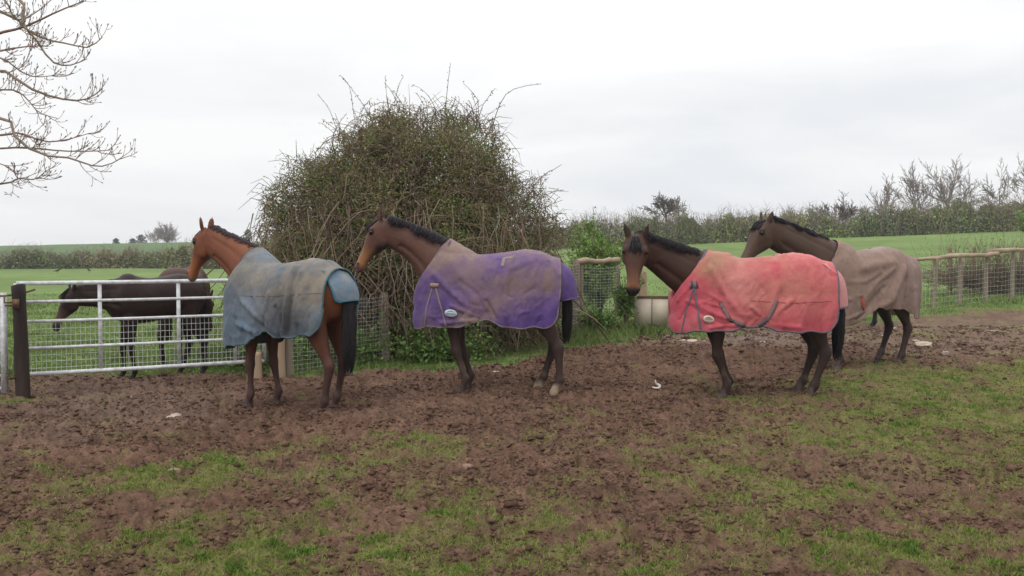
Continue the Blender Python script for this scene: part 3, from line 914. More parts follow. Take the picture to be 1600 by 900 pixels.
    def ribbon(h, name, pts, width, mat, col=(1, 1, 1), parent=None, off=.013, sub=10):
        """flat strip laid on the rug, along pixel polyline pts"""
        dense = []
        for a, b in zip(pts[:-1], pts[1:]):
            for t in np.linspace(0, 1, sub, endpoint=False): dense.append((a[0] + (b[0] - a[0]) * t, a[1] + (b[1] - a[1]) * t))
        dense.append(pts[-1])
        S = [h.surf(x, y, off) for x, y in dense]; S = [s for s in S if s is not None]
        if len(S) < 2: return None
        P = np.array([s[0] for s in S]); Nn = np.array([s[1] for s in S])
        T = unit(np.gradient(P, axis=0)); B = unit(np.cross(T, Nn))
        n = len(P)
        w = width / 2
        V = np.concatenate([P - B * w, P + B * w, P + B * w - Nn * .012, P - B * w - Nn * .012])
        i = np.arange(n - 1)
        F = np.concatenate([np.stack([i + a * n, i + 1 + a * n, i + 1 + b * n, i + b * n], 1) for a, b in ((0, 1), (1, 2), (2, 3), (3, 0))])
        return h.part(name, V, F, mat, parent or h.rug, np.broadcast_to(np.array(col, float), V.shape), False)
    def badge(h, cx, cy, rx, ry, mats, cols, dark_shapes):
        """oval woven badge lying on the rug, with its dark marks as a part; px units"""
        c0, n0 = h.surf(cx, cy, .016)
        ex = h.surf(cx + rx, cy, .016)[0] - c0; ey = h.surf(cx, cy - ry, .016)[0] - c0
        a = np.arange(28) / 28 * 2 * math.pi
        def lay(pts, off):
            return c0[None] + np.array(pts)[:, :1] * ex + np.array(pts)[:, 1:] * ey + n0 * off
        ring = np.stack([np.cos(a), np.sin(a)], 1)
        V = np.concatenate([lay(ring, .0), lay(ring * .96, .005), lay(ring * 1.0, -.02)])
        i = np.arange(28); i2 = (i + 1) % 28
        F = [np.stack([i, i2, i2 + 28, i + 28], 1), np.stack([i + 56, i2 + 56, i2, i], 1), (np.arange(28) + 28)[None]]
        mb = MB(); mb.add(V, F, cols[0])
        for poly in dark_shapes:
            P = lay(poly, .0075); mb.add(P, [np.arange(len(P))[None]], cols[1])
        h.part('badge', np.concatenate(mb.V), [np.concatenate(f) for f in mb.F.values()], mats, h.rug, np.concatenate(mb.C))
    def tail_flap(h, mat, path, width=(.12, .20), curve=.5, col=(1, 1, 1), bind=None, bcol=(1, 1, 1), dirtc=None, dirtk=.5):
        nu, nv = 22, 24
        pt = resample(np.array(path, float), nv)
        V = np.zeros((nu, nv, 3))
        for iv in range(nv):
            t = iv / (nv - 1); w = width[0] + (width[1] - width[0]) * min(t * 1.6, 1)
            for iu in range(nu):
                s = iu / (nu - 1) * 2 - 1
                rnd = 0 if t < .75 else (1 - math.sqrt(max(1 - ((t - .75) / .25) ** 2 * min(1, abs(s)) ** 3, 0))) * .25
                V[iu, iv] = (pt[iv, 0] + curve * (abs(s) * w) ** 1.6, s * w * (1 - rnd), pt[iv, 1] - .25 * (abs(s) * w) ** 1.6)
        V = V + (.006 * fbm(V[..., 1] * 14, V[..., 2] * 9, None, 3, 161))[..., None] * np.array([-1, 0, 0.2])
        tcol = np.linspace(0, 1, nv)
        V[:, tcol < .22] = h.push(V[:, tcol < .22], .004); V[:, tcol >= .22] = h.push(V[:, tcol >= .22], .03)
        P = V.reshape(-1, 3)
        i, j = np.meshgrid(np.arange(nu - 1), np.arange(nv - 1), indexing='ij')
        Q = np.stack([i * nv + j, (i + 1) * nv + j, (i + 1) * nv + j + 1, i * nv + j + 1], -1).reshape(-1, 4)
        c = np.broadcast_to(np.array(col, float), P.shape).copy()
        n1 = fbm(P[:, 0] * 7, P[:, 1] * 7, P[:, 2] * 7, 3, 171)[:, None]
        if dirtc is not None:
            k = np.clip(dirtk * (.6 + 1.2 * n1), 0, .95); c = c * (1 - k) + np.array(dirtc) * k
        c = c * (1 + .12 * n1)
        o = h.part('tail_flap', P, Q, mat, h.rug, c, True)
        sm = o.modifiers.new('thickness', 'SOLIDIFY'); sm.thickness = .008; sm.offset = 0
        if bind is not None:
            edge = np.concatenate([V[0, 9:], V[1:, -1], V[-1, ::-1][1:-9]])
            mb = MB(); mb.tube(edge, .011, 6)
            Vb = np.concatenate(mb.V)
            h.part('flap_binding', Vb, [np.concatenate(f) for f in mb.F.values()], bind, h.rug, np.broadcast_to(np.array(bcol, float), Vb.shape), True)
        return o

def rug_mat():
    m = tint_mat('rug_canvas', rough=.85, nscale=26, namt=.10, bump=.20, bscale=260, spec=.10, sheen=.12)
    nt = m.node_tree; bs = [n for n in nt.nodes if n.type == 'BSDF_PRINCIPLED'][0]; bp = [n for n in nt.nodes if n.type == 'BUMP'][0]; mp = [n for n in nt.nodes if n.type == 'MAPPING'][0]
    nz = N(nt, 'ShaderNodeTexNoise', ins={'Vector': mp.outputs[0], 'Scale': 8.0, 'Detail': 3.0, 'Distortion': 1.2})
    b2 = N(nt, 'ShaderNodeBump', ins={'Height': nz.outputs['Fac'], 'Strength': .28, 'Distance': .03, 'Normal': bp.outputs[0]})
    nt.links.new(b2.outputs[0], bs.inputs['Normal']); return m
M_rug = rug_mat()
M_trim = tint_mat('rug_webbing', rough=.85, nscale=60, namt=.15, spec=.15)
HY = []

def hoof_z(x, y): return gz1(x, y) - .032
# ------------------------------------------------------------------ the seven horses
MUD = (.30, .225, .165)
# purple rug
h = Horse('horse', 'dark bay horse with tan muzzle and pale hind feet wearing a muddy purple rug', (-.23, 10.45, hoof_z(-.2, 10.4)), R(180 - 5), 1.045, sx=.985,
          hs=1.0, neck_thick=1.17, poll=(1.265, 0, 1.90), head=(.47, .02, -.88), fore=(.87, .1, .50), neck_in=(.50, 0, .62), neck_out=(.52, 0, .20),
          legs=dict(fl=(-.10, -.20, .0), fr=(-.12, -.23, .03), hl=(.0, -.04, .0), hr=(.06, .16, .0)),
          coat=dict(base=(.105, .050, .036), leg=(.050, .031, .026), face=(.27, .125, .050), jaw=(.03, .02, .02), nose=(.14, .075, .06), sock=(.27, .20, .145), hoof=(.06, .045, .04), leg_z=(1.1, .6)),
          mane=dict(side=1, length=.15, n=520, col=(.022, .018, .021)), tail=dict(z_end=.55, n=160, spread=.062, back=.03))
PUR, PMUD, PMUD2 = (.108, .062, .225), (.185, .125, .125), (.265, .190, .140)
h.build_rug(M_rug, hem=.74, hem_pts=[(-1, .755), (-.45, .745), (-.2, .77), (.05, .83), (.25, .79), (.45, .75), (1, .735)], base_col=PUR, rear_bulge=.02, rear=-.76, nslope=.14,
            folds_px=[([(745, 488), (700, 452), (680, 430)], .03, 0.0300), ([(748, 494), (705, 478)], .02, 0.0240), ([(745, 500), (690, 505)], .022, 0.0210),
                      ([(790, 492), (790, 440), (800, 405)], .035, 0.0240), ([(775, 497), (760, 470)], .02, -0.0180), ([(672, 450), (662, 512)], .014, 0.0210), ([(682, 450), (697, 512)], .014, 0.0180),
                      ([(868, 392), (840, 405), (800, 420)], .03, 0.0150), ([(760, 492), (745, 460), (720, 440)], .025, -0.0150), ([(700, 400), (720, 430), (740, 470)], .05, 0.0180), ([(850, 400), (875, 430)], .03, 0.0180), ([(735, 390), (742, 430)], .03, -0.0150)],
            dirt=[(690, 405, 40, 40, .85, PMUD), (720, 392, 45, 18, .85, PMUD2), (665, 470, 14, 60, .45, PMUD), (790, 405, 80, 26, .75, PMUD), (795, 440, 60, 22, .45, PMUD), (760, 480, 50, 22, .9, (.20, .13, .13)), (845, 440, 40, 30, .75, PMUD), (850, 392, 40, 14, .6, PMUD2), (735, 425, 45, 30, .5, PMUD), (790, 450, 50, 22, .75, PMUD), (740, 500, 30, 12, .6, PMUD2), (700, 512, 40, 8, .5, PMUD), (680, 455, 30, 28, .55, PMUD)])
h.binding(M_trim, .010, (.20, .16, .17))
h.tail_flap(M_rug, [(-.62, 1.525), (-.75, 1.465), (-.89, 1.37), (-.95, 1.20), (-.965, 1.06)], (.15, .21), 2.3, PUR, M_trim, (.12, .09, .2), PMUD, .35)
h.ribbon('front_seam', [(676, 450), (667, 480), (664, 510)], .014, M_trim, (.23, .19, .18))
h.ribbon('front_seam', [(681, 450), (689, 480), (697, 509)], .014, M_trim, (.25, .20, .18))
h.ribbon('patch', [(673, 446), (686, 446)], .05, M_trim, (.30, .20, .17))
h.ribbon('patch', [(785, 416), (788, 404), (801, 403)], .040, M_trim, (.255, .185, .175), off=.009)
h.badge(705, 489.5, 9.5, 6.2, M_trim, [(.46, .52, .56), (.13, .20, .22)], [[(-.72, -.05), (.74, -.05), (.70, -.27), (-.70, -.27)], [(-.60, .28), (-.35, .55), (0, .66), (.35, .55), (.60, .28), (.3, .38), (0, .44), (-.3, .38)]])
HY.append(h)

# red rug
h = Horse('horse', 'brown horse turning its face to the viewer and wearing a coral red rug', (2.74, 10.05, hoof_z(2.7, 10)), R(180), 1.02, sx=1.05,
          hs=1.0, hw=1.34, poll=(1.29, .20, 1.745), head=(.075, .20, -.98), fore=(.10, .97, .22), neck_in=(.72, 0, .34), neck_out=(.30, .20, .08),
          legs=dict(fl=(-.07, -.17, .0), fr=(-.14, -.26, .04), hl=(.07, .16, .0), hr=(.09, .19, .0)), ears=((.20, .30), (.20, .30)), neck_thick=1.10,
          coat=dict(base=(.054, .027, .020), leg=(.038, .023, .019), face=(.175, .078, .038), nose=(.016, .013, .015), hoof=(.07, .052, .045), leg_z=(1.2, .8), ear=1.0),
          mane=dict(side=1, length=.13, n=560, col=(.016, .013, .015), wild=.6), tail=dict(z_end=.42, n=170, spread=.066, back=.05))
h.body  # face lighter than the neck
me = h.body.data; at = me.color_attributes['tint']; V = h.bodyV
cc = np.empty(len(V) * 4, np.float32); at.data.foreach_get('color', cc); cc = cc.reshape(-1, 4)
rel = V - h.poll; t = (rel @ h.a) / h.L; rd = np.linalg.norm(rel - (t * h.L)[:, None] * h.a, axis=1)
k = ((rd < .2) * sstep(.10, .35, t) * sstep(.86, .7, t) * sstep(-.14, -.02, rel @ h.n))[:, None] * .5
cc[:, :3] = cc[:, :3] * (1 - k) + np.array([.115, .055, .042]) * k
at.data.foreach_set('color', cc.ravel())
RED, RMUD, RDUST = (.49, .080, .112), (.265, .175, .098), (.55, .255, .245)
h.build_rug(M_rug, fseed=4, hem=.70, rear=-.77, front=.90, hem_pts=[(-1, .755), (-.5, .745), (-.2, .775), (.05, .81), (.22, .805), (.45, .765), (.65, .75), (1, .75)], base_col=RED, corner=.17, nslope=.03,
            folds_px=[([(1165, 500), (1140, 470), (1110, 420)], .03, 0.0240), ([(1162, 503), (1120, 492), (1075, 470)], .022, 0.0210), ([(1195, 500), (1215, 450), (1225, 400)], .035, 0.0240), ([(1190, 495), (1175, 480)], .02, 0.0210),
                      ([(1202, 500), (1235, 470)], .022, 0.0180), ([(1250, 402), (1300, 432)], .012, -0.0210), ([(1252, 398), (1305, 428)], .012, 0.0210), ([(1085, 446), (1067, 518)], .014, 0.0195), ([(1086, 446), (1096, 518)], .014, 0.0195), ([(1085, 440), (1060, 470)], .016, 0.0180), ([(1090, 450), (1125, 470)], .016, 0.0150),
                      ([(1145, 395), (1150, 440), (1165, 490)], .05, 0.0210), ([(1170, 400), (1195, 420), (1215, 400)], .04, -0.0180), ([(1240, 395), (1250, 440)], .04, 0.0180), ([(1160, 505), (1110, 512)], .018, 0.0180), ([(1200, 505), (1250, 512)], .025, 0.0150), ([(1080, 470), (1062, 500)], .014, -0.0150)],
            dirt=[(1120, 412, 34, 30, .85, RMUD), (1150, 402, 22, 12, .7, RMUD), (1198, 403, 26, 12, .65, RMUD), (1215, 410, 60, 20, .35, RMUD), (1230, 450, 70, 40, .55, (.42, .19, .14)), (1180, 470, 35, 35, .45, (.36, .18, .125)), (1260, 400, 40, 18, .6, (.56, .21, .19)), (1275, 480, 30, 30, .35, (.44, .17, .13)), (1150, 440, 30, 35, .5, RDUST), (1105, 440, 20, 25, .3, RMUD), (1200, 388, 70, 9, .6, (.60, .27, .25)), (1190, 455, 110, 60, .45, (.45, .15, .13)), (1085, 500, 30, 20, .25, RDUST)])
GREYB = (.125, .115, .150)
h.binding(M_trim, .012, GREYB)
h.tail_flap(M_rug, [(-.62, 1.525), (-.75, 1.465), (-.89, 1.36), (-.945, 1.20), (-.96, 1.01)], (.15, .21), 2.3, RDUST, M_trim, GREYB, RED, .5)
h.ribbon('front_seam', [(1084, 450), (1073, 485), (1066, 517)], .017, M_trim, (.15, .11, .14))
h.ribbon('front_seam', [(1085, 450), (1090, 482), (1095, 518)], .022, M_trim, (.16, .12, .15))
h.ribbon('patch', [(1079, 445), (1090, 445)], .085, M_trim, (.16, .12, .13))
h.ribbon('stitched_seam', [(1172, 470), (1235, 474), (1298, 471)], .007, M_trim, (.30, .06, .07), off=.009)
h.ribbon('strap', [(1125, 472), (1132, 486), (1139, 498)], .042, M_trim, (.21, .125, .13), off=.016)
h.ribbon('strap', [(1213, 470), (1207, 484), (1201, 497)], .046, M_trim, (.21, .125, .13), off=.016)
h.ribbon('strap', [(1141, 499), (1152, 505), (1163, 509)], .045, M_trim, (.13, .10, .115), off=.014)
h.ribbon('strap', [(1200, 498), (1192, 504), (1184, 508)], .05, M_trim, (.13, .10, .115), off=.014)
h.ribbon('withers_pad', [(1092, 383), (1090, 394)], .05, M_trim, (.62, .52, .42), off=.012)
h.badge(1107.5, 498.5, 9.5, 6.3, M_trim, [(.66, .53, .46), (.24, .19, .15)], [[(-.62, .33), (-.3, .62), (0, .70), (.3, .62), (.62, .33), (.3, .36), (-.3, .36)], [(-.72, .22), (-.42, .25), (-.42, -.15), (-.70, -.15)], [(-.36, .25), (.0, .25), (.0, -.15), (-.36, -.15)], [(.06, .25), (.36, .25), (.36, -.15), (.06, -.15)], [(.42, .25), (.72, .22), (.70, -.15), (.42, -.15)]])
HY.append(h)

# blue rug
h = Horse('horse', 'bright bay horse seen from behind, wearing a faded blue-grey rug', (-2.30, 9.25, hoof_z(-2.3, 9.2)), R(180 - 28), .985, sx=.89,
          hs=.98, neck_thick=1.15, poll=(1.33, .0, 1.885), head=(.45, .05, -.89), fore=(.89, .12, .45), neck_in=(.42, 0, .66), neck_out=(.46, 0, .22),
          legs=dict(fl=(-.02, -.02, .02), fr=(-.10, -.18, .0), hl=(.03, .08, .0), hr=(.10, .17, .0)), ears=((.45, .25), (.45, .25)),
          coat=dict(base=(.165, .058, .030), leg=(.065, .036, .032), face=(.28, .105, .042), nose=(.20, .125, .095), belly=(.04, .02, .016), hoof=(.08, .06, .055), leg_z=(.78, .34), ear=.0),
          mane=dict(side=-1, length=.075, n=900, col=(.035, .022, .024), wild=.8), tail=dict(z_end=.42, n=210, spread=.075, back=.06))
BLU, BMUD, BLU2 = (.095, .128, .165), (.195, .165, .135), (.105, .165, .232)
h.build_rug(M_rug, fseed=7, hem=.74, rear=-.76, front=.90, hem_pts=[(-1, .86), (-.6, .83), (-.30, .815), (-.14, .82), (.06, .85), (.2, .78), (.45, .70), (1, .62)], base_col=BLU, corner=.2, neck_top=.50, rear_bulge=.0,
            folds_px=[([(462, 525), (464, 480), (472, 425)], .022, .030), ([(452, 525), (455, 480), (462, 430)], .022, -.022), ([(432, 520), (405, 495), (380, 470)], .035, 0.0360), ([(430, 528), (400, 520), (372, 505)], .03, 0.0330), ([(445, 515), (450, 470), (462, 420)], .035, 0.0360), ([(440, 510), (430, 480)], .025, -0.0330), ([(425, 510), (415, 490), (420, 460)], .025, 0.0270),
                      ([(505, 410), (480, 440), (465, 500)], .04, 0.0210), ([(500, 430), (505, 500)], .03, 0.0180), ([(400, 410), (395, 450), (410, 490)], .05, 0.0210), ([(430, 405), (435, 450), (440, 500)], .04, -0.0180), ([(470, 400), (465, 440)], .03, 0.0180), ([(430, 532), (390, 532)], .018, 0.0210)],
            dirt=[(440, 420, 110, 60, .95, BMUD), (380, 440, 40, 45, .62, (.17, .165, .15)), (480, 450, 35, 60, .62, (.215, .185, .15)), (420, 480, 40, 25, .5, (.16, .145, .13)), (445, 500, 15, 26, 1.5, (.035, .036, .040)), (428, 505, 12, 16, 1.2, (.05, .055, .065)), (452, 470, 8, 30, .6, (.10, .10, .10)), (425, 490, 16, 22, .6, (.09, .09, .10)), (400, 402, 20, 10, .3, (.28, .23, .175)), (380, 505, 25, 22, .45, BLU2), (415, 402, 30, 12, .5, BLU2), (505, 500, 18, 16, .45, BLU2), (385, 470, 25, 16, .35, (.13, .19, .30)), (480, 395, 40, 10, .6, (.28, .25, .22))])  # dark grey blobs near the belly paint fold shadow, plus strap and dark liner
TEAL = (.075, .125, .135)
h.binding(M_trim, .011, TEAL)
h.tail_flap(M_rug, [(-.58, 1.535), (-.71, 1.475), (-.84, 1.40), (-.92, 1.30), (-.95, 1.18)], (.14, .20), 1.2, BLU2, M_trim, (.05, .15, .20), (.21, .205, .19), .8)
h.ribbon('stitched_seam', [(372, 462), (420, 463), (462, 460), (503, 458)], .007, M_trim, (.17, .12, .09), off=.009)
HY.append(h)

# taupe sheet
h = Horse('horse', 'dark brown horse in a plain taupe sheet standing behind the red-rugged horse', (4.87, 12.6, hoof_z(4.9, 12.6)), R(180 + 22), 1.07, sx=1.0,
          hs=1.10, poll=(1.50, .0, 1.875), head=(.55, .0, -.83), fore=(.84, .1, .55), neck_in=(.62, 0, .48), neck_out=(.50, 0, .16),
          legs=dict(fl=(-.03, -.10, .0), fr=(-.03, -.08, .03), hl=(.04, .12, .0), hr=(.05, .16, .03)), neck_thick=1.30,
          coat=dict(base=(.070, .043, .031), leg=(.042, .027, .025), face=(.085, .055, .04), nose=(.02, .016, .016), hoof=(.08, .06, .05), leg_z=(1.0, .5)),
          mane=dict(side=1, length=.11, n=700, col=(.012, .010, .012), wild=.5), tail=dict(z_end=.8, n=60, spread=.03, back=.0))
TAU = (.225, .150, .122)
h.build_rug(M_rug, fseed=9, fine=24, hem=.62, rear=-.90, front=.89, hem_pts=[(-1, .64), (-.75, .655), (-.6, .73), (-.35, .795), (.0, .80), (.15, .73), (.4, .60), (.7, .56), (1, .6)], base_col=TAU, corner=0, neck_top=.44, nslope=.1, rear_in=.35, rip=.012, mid=1.18,
            folds_px=[([(1325, 385), (1345, 420), (1395, 410)], .06, 0.0330), ([(1330, 395), (1340, 450), (1335, 500)], .05, 0.0270), ([(1345, 500), (1390, 470), (1412, 420)], .05, 0.0450), ([(1345, 490), (1380, 450)], .035, -0.0300), ([(1340, 478), (1370, 440), (1395, 420)], .03, 0.0240), ([(1412, 470), (1415, 420)], .035, -0.0330), ([(1428, 490), (1430, 420)], .035, 0.0240), ([(1320, 440), (1350, 440), (1375, 425)], .03, 0.0180), ([(1360, 385), (1350, 400)], .05, -0.0240), ([(1318, 500), (1345, 490)], .018, 0.0180)],
            dirt=[(1365, 388, 28, 8, .7, (.30, .235, .215)), (1330, 400, 30, 40, .5, (.24, .17, .13)), (1400, 400, 25, 20, .4, (.25, .17, .135)), (1425, 450, 18, 40, .4, (.21, .14, .14)), (1345, 470, 30, 25, .3, (.20, .15, .12))])
h.ribbon('strap', [(1346, 462), (1348, 474), (1349, 484)], .045, M_trim, (.36, .095, .07), off=.016)
h.ribbon('strap', [(1336, 497), (1343, 491), (1350, 487)], .03, M_trim, (.12, .09, .07), off=.016)
h.ribbon('neck_edge', [(1311, 378), (1315, 400), (1317, 430)], .03, M_trim, (.50, .16, .15), off=.006)
HY.append(h)

# loose dark horse behind the gate
DK = dict(base=(.027, .0155, .0135), leg=(.014, .010, .010), face=(.095, .052, .036), nose=(.012, .010, .011), hoof=(.16, .13, .11), leg_z=(1.0, .6))
h = Horse('horse', 'dark brown horse without a rug, head lowered behind the mesh gate', (-4.58, 11.5, hoof_z(-4.4, 11.4)), R(180 + 34), .865, sx=.84,
          poll=(1.34, .0, 1.34), head=(.46, .06, -.86), fore=(.88, .2, .42), neck_in=(.72, 0, .04), neck_out=(.50, 0, -.02),
          legs=dict(fl=(-.05, -.10, .0), fr=(.02, .02, .0), hl=(-.02, -.06, .0), hr=(.14, .24, .0)), coat=DK, ears=((.3, .45), (.3, .45)), group='dark horses without rugs',
          mane=dict(side=-1, length=.13, n=380, col=(.013, .011, .013)), tail=dict(z_end=.45, n=90, spread=.05))
HY.append(h)
h = Horse('horse', 'reddish dark rump of a horse mostly hidden behind the horse at the gate', (-4.86, 13.3, hoof_z(-4.6, 13)), R(92), .905, sx=.95,
          poll=(1.2, 0, 1.0), head=(.3, 0, -.95), fore=(.95, 0, .3), neck_in=(.6, 0, -.1), neck_out=(.3, 0, -.4), legs=dict(hl=(0, .05, 0), hr=(0, -.05, 0)), coat=dict(DK, base=(.060, .026, .018), leg=(.02, .014, .013)), group='dark horses without rugs', mane=None, tail=dict(z_end=.4, n=90, spread=.06))
HY.append(h)
# dark pony at the left edge, only its rump in the picture
h = Horse('horse', 'dark rump of a horse cut off at the left picture edge, behind the narrow gate', (-7.22, 11.2, hoof_z(-7, 11)), R(180 + 8), .80,
          poll=(1.2, 0, 1.5), head=(.5, 0, -.85), fore=(.85, 0, .5), legs={}, coat=dict(DK, base=(.05, .027, .022)), group='dark horses without rugs', mane=None, tail=dict(z_end=.5, n=70, spread=.04))
HY.append(h)
# grazing horse far behind, one hind leg seen under the taupe sheet
h = Horse('horse', 'grazing dark horse behind the taupe-sheeted horse, only a hind foot showing beneath the sheet', (6.52, 18.0, hoof_z(6.9, 18)), R(180), .98,
          poll=(1.25, 0, .78), head=(.25, 0, -.95), fore=(.95, 0, .25), neck_in=(.6, 0, -.25), neck_out=(.2, 0, -.5), legs=dict(hl=(0, 0, 0), hr=(-.12, -.12, 0)), coat=dict(DK), group='dark horses without rugs', mane=None, tail=dict(z_end=.75, n=60, spread=.04))
HY.append(h)

# mud pushed up round the sunk hooves (stuff)
pv, ps = [], []
for h in HY[:5]:
    low = h.bodyV[h.bodyV[:, 2] < .05]
    for sx_ in (1, -1):
        for sy_ in (1, -1):
            q = low[(low[:, 0] * sx_ > -.05 * 0) & (low[:, 1] * sy_ > 0)]
            if not len(q): continue
            c = h.to_world(q.mean(0)); m_ = 70
            a_ = rng.uniform(0, 2 * math.pi, m_); r_q = rng.uniform(.055, .15, m_)
            pv.append(np.stack([c[0] + np.cos(a_) * r_q, c[1] + np.sin(a_) * r_q], 1)); ps.append(rng.uniform(.008, .022, m_) * (1.2 - r_q * 3.5))
pv = np.concatenate(pv); ps = np.concatenate(ps); n = len(pv)
Zm, d, b, g = ground_z_micro(pv[:, 0], pv[:, 1])
q = rng.normal(size=(n, 3, 3)); u0 = unit(q[:, 0]); u1 = unit(np.cross(u0, q[:, 1])); u2 = np.cross(u0, u1)
loc = IV[None] * (1 + rng.uniform(-.45, .45, (n, len(IV), 1))) * rng.uniform(.5, 1.4, (n, 1, 3))
loc = np.einsum('nij,njk->nik', loc, np.stack([u0, u1, u2], 1)) * np.array([1.2, 1.2, .7]) * ps[:, None, None]
V = (loc + np.stack([pv[:, 0], pv[:, 1], Zm + ps * .2], 1)[:, None]).reshape(-1, 3)
F = (IF[None] + (np.arange(n) * len(IV))[:, None, None]).reshape(-1, 3)
C = np.array([.082, .048, .035]) * rng.uniform(.75, 1.4, (n, 1))
tag(link('hoof_mud', np_mesh('hoof_mud', V, F, np.repeat(C, len(IV), 0)), M_clod), 'crumbs of mud pushed up round the horses hooves', 'mud', kind='stuff')
# ------------------------------------------------------------------ bush, shrubs, trees, hedges
M_twig = tint_mat('twig_bark', rough=.9, nscale=30, namt=.25, spec=.15)
M_leaf = tint_mat('leaf', rough=.55, nscale=3, namt=.12, spec=.28, trans=.22)
M_bark = tint_mat('tree_bark', rough=.9, nscale=14, namt=.3, bump=.5, bscale=30, spec=.15, stretch=(1, 1, .3))

def pal(n, cols, w, jit=.25):
    c = np.array(cols)[rng.choice(len(cols), n, p=np.array(w) / sum(w))]
    return np.clip(c * rng.uniform(1 - jit, 1 + jit, (n, 1)) * rng.uniform(.92, 1.08, (n, 3)), .004, 1)

def merge(pieces):
    Vs, Fs, Cs, n = [], {}, [], 0
    for V, F, C in pieces:
        for f in (F if isinstance(F, list) else [F]):
            f = np.asarray(f); Fs.setdefault(f.shape[1], []).append(f + n)
        Vs.append(V); Cs.append(C); n += len(V)
    return np.concatenate(Vs), [np.concatenate(f) for f in Fs.values()], np.concatenate(Cs)

def tube_piece(P, Rd, sides, cols):
    V, F = tubes(P, Rd, sides)
    return V, F, np.repeat(np.asarray(cols), P.shape[1] * sides, 0)

def leaf_piece(C, size, cols, aspect=.55, up=None):
    V, F = leaf_quads(C, size, aspect, up)
    return V, F, np.repeat(cols, 4, 0)

# ---- the great overgrown bush
BC = np.array([-1.80, 15.15, 0.0]); BG = gz1(-1.8, 13.6)
def bush_r(d):
    """radius of the crown surface in direction d (unit, from (BC.x, BC.y, 1.45))"""
    ax, ay = np.where(d[:, 0] > 0, 2.46, 2.62), 2.15
    azu = np.where(d[:, 2] > 0, 2.52, 2.6)
    e = np.where(d[:, 2] > 0, 1.45 + .38 * sstep(-.35, .5, d[:, 0]), 2.3)
    r = (np.abs(d[:, 0] / ax) ** e + np.abs(d[:, 1] / ay) ** e + np.abs(d[:, 2] / azu) ** e) ** (-1 / e)
    lump = 1 + .12 * vnoise(d[:, 0] * 2.3, d[:, 1] * 2.3, d[:, 2] * 2.3, 201) + .08 * vnoise(d[:, 0] * 5, d[:, 1] * 5, d[:, 2] * 5, 202) + .05 * vnoise(d[:, 0] * 11, d[:, 1] * 11, d[:, 2] * 11, 203)
    return r * lump
B0 = np.array([BC[0], BC[1], 1.45])
def dirs_(n, zmin=-.62):
    d = unit(rng.normal(size=(int(n * 2.4), 3))); d = d[d[:, 2] > zmin]
    keep = rng.uniform(size=len(d)) < np.where(d[:, 1] < .25, 1, .3)     # the far side is thinner
    return d[keep][:n]
pieces = []
# canes rising from the stool and arching over
n = 1500; d = dirs_(n); n = len(d)
end = B0 + d * (bush_r(d) * rng.uniform(.8, 1.06, n))[:, None]
st = np.stack([BC[0] + rng.normal(0, .9, n), BC[1] + rng.normal(0, .55, n), np.full(n, BG)], 1)
P = np.empty((n, 9, 3)); tt = np.linspace(0, 1, 9)
mid = (st + end) / 2 + np.stack([0 * st[:, 0], 0 * st[:, 0], rng.uniform(.3, 1.1, n)], 1)
for k, t in enumerate(tt):
    P[:, k] = (1 - t) ** 2 * st + 2 * (1 - t) * t * mid + t * t * end
P[:, 1:] += rng.normal(0, .035, (n, 8, 3))
pieces.append(tube_piece(P, rng.uniform(.006, .014, (n, 1)) * np.linspace(1.3, .35, 9)[None], 3, pal(n, [(.15, .11, .08), (.20, .15, .11), (.10, .07, .055)], [4, 3, 3])))
# thick old stems
n = 46; d = dirs_(n); n = len(d)
end = B0 + d * (bush_r(d) * rng.uniform(.75, .95, n))[:, None]; st = np.stack([BC[0] + rng.normal(0, 1.0, n), BC[1] - .5 + rng.normal(0, .5, n), np.full(n, BG)], 1)
mid = (st + end) / 2 + np.array([0, -.4, .5]) + rng.normal(0, .2, (n, 3))
P = np.stack([(1 - t) ** 2 * st + 2 * (1 - t) * t * mid + t * t * end + (rng.normal(0, .03, (n, 3)) if t else 0) for t in np.linspace(0, 1, 9)], 1)
pieces.append(tube_piece(P, rng.uniform(.014, .030, (n, 1)) * np.linspace(1.2, .4, 9)[None], 6, pal(n, [(.17, .13, .10), (.12, .09, .07)], [1, 1])))
# shell twigs in all directions
n = 9000; d = dirs_(n); n = len(d)
c = B0 + d * (bush_r(d) * (1 - .30 * rng.uniform(0, 1, n) ** 1.6))[:, None]
tw = unit(d * .30 + rng.normal(0, .6, (n, 3)) + np.array([0, 0, .10]))
L = rng.uniform(.18, .55, n)
P = np.stack([c, c + tw * (L * .5)[:, None] + rng.normal(0, .03, (n, 3)), c + tw * L[:, None] - np.array([0, 0, 1.]) * (L * rng.uniform(.0, .55, n))[:, None]], 1)
pieces.append(tube_piece(P, rng.uniform(.0035, .0065, (n, 1)) * np.array([[1.2, 1, .5]]), 3, pal(n, [(.165, .12, .085), (.21, .155, .11), (.11, .08, .06)], [4, 3, 3])))
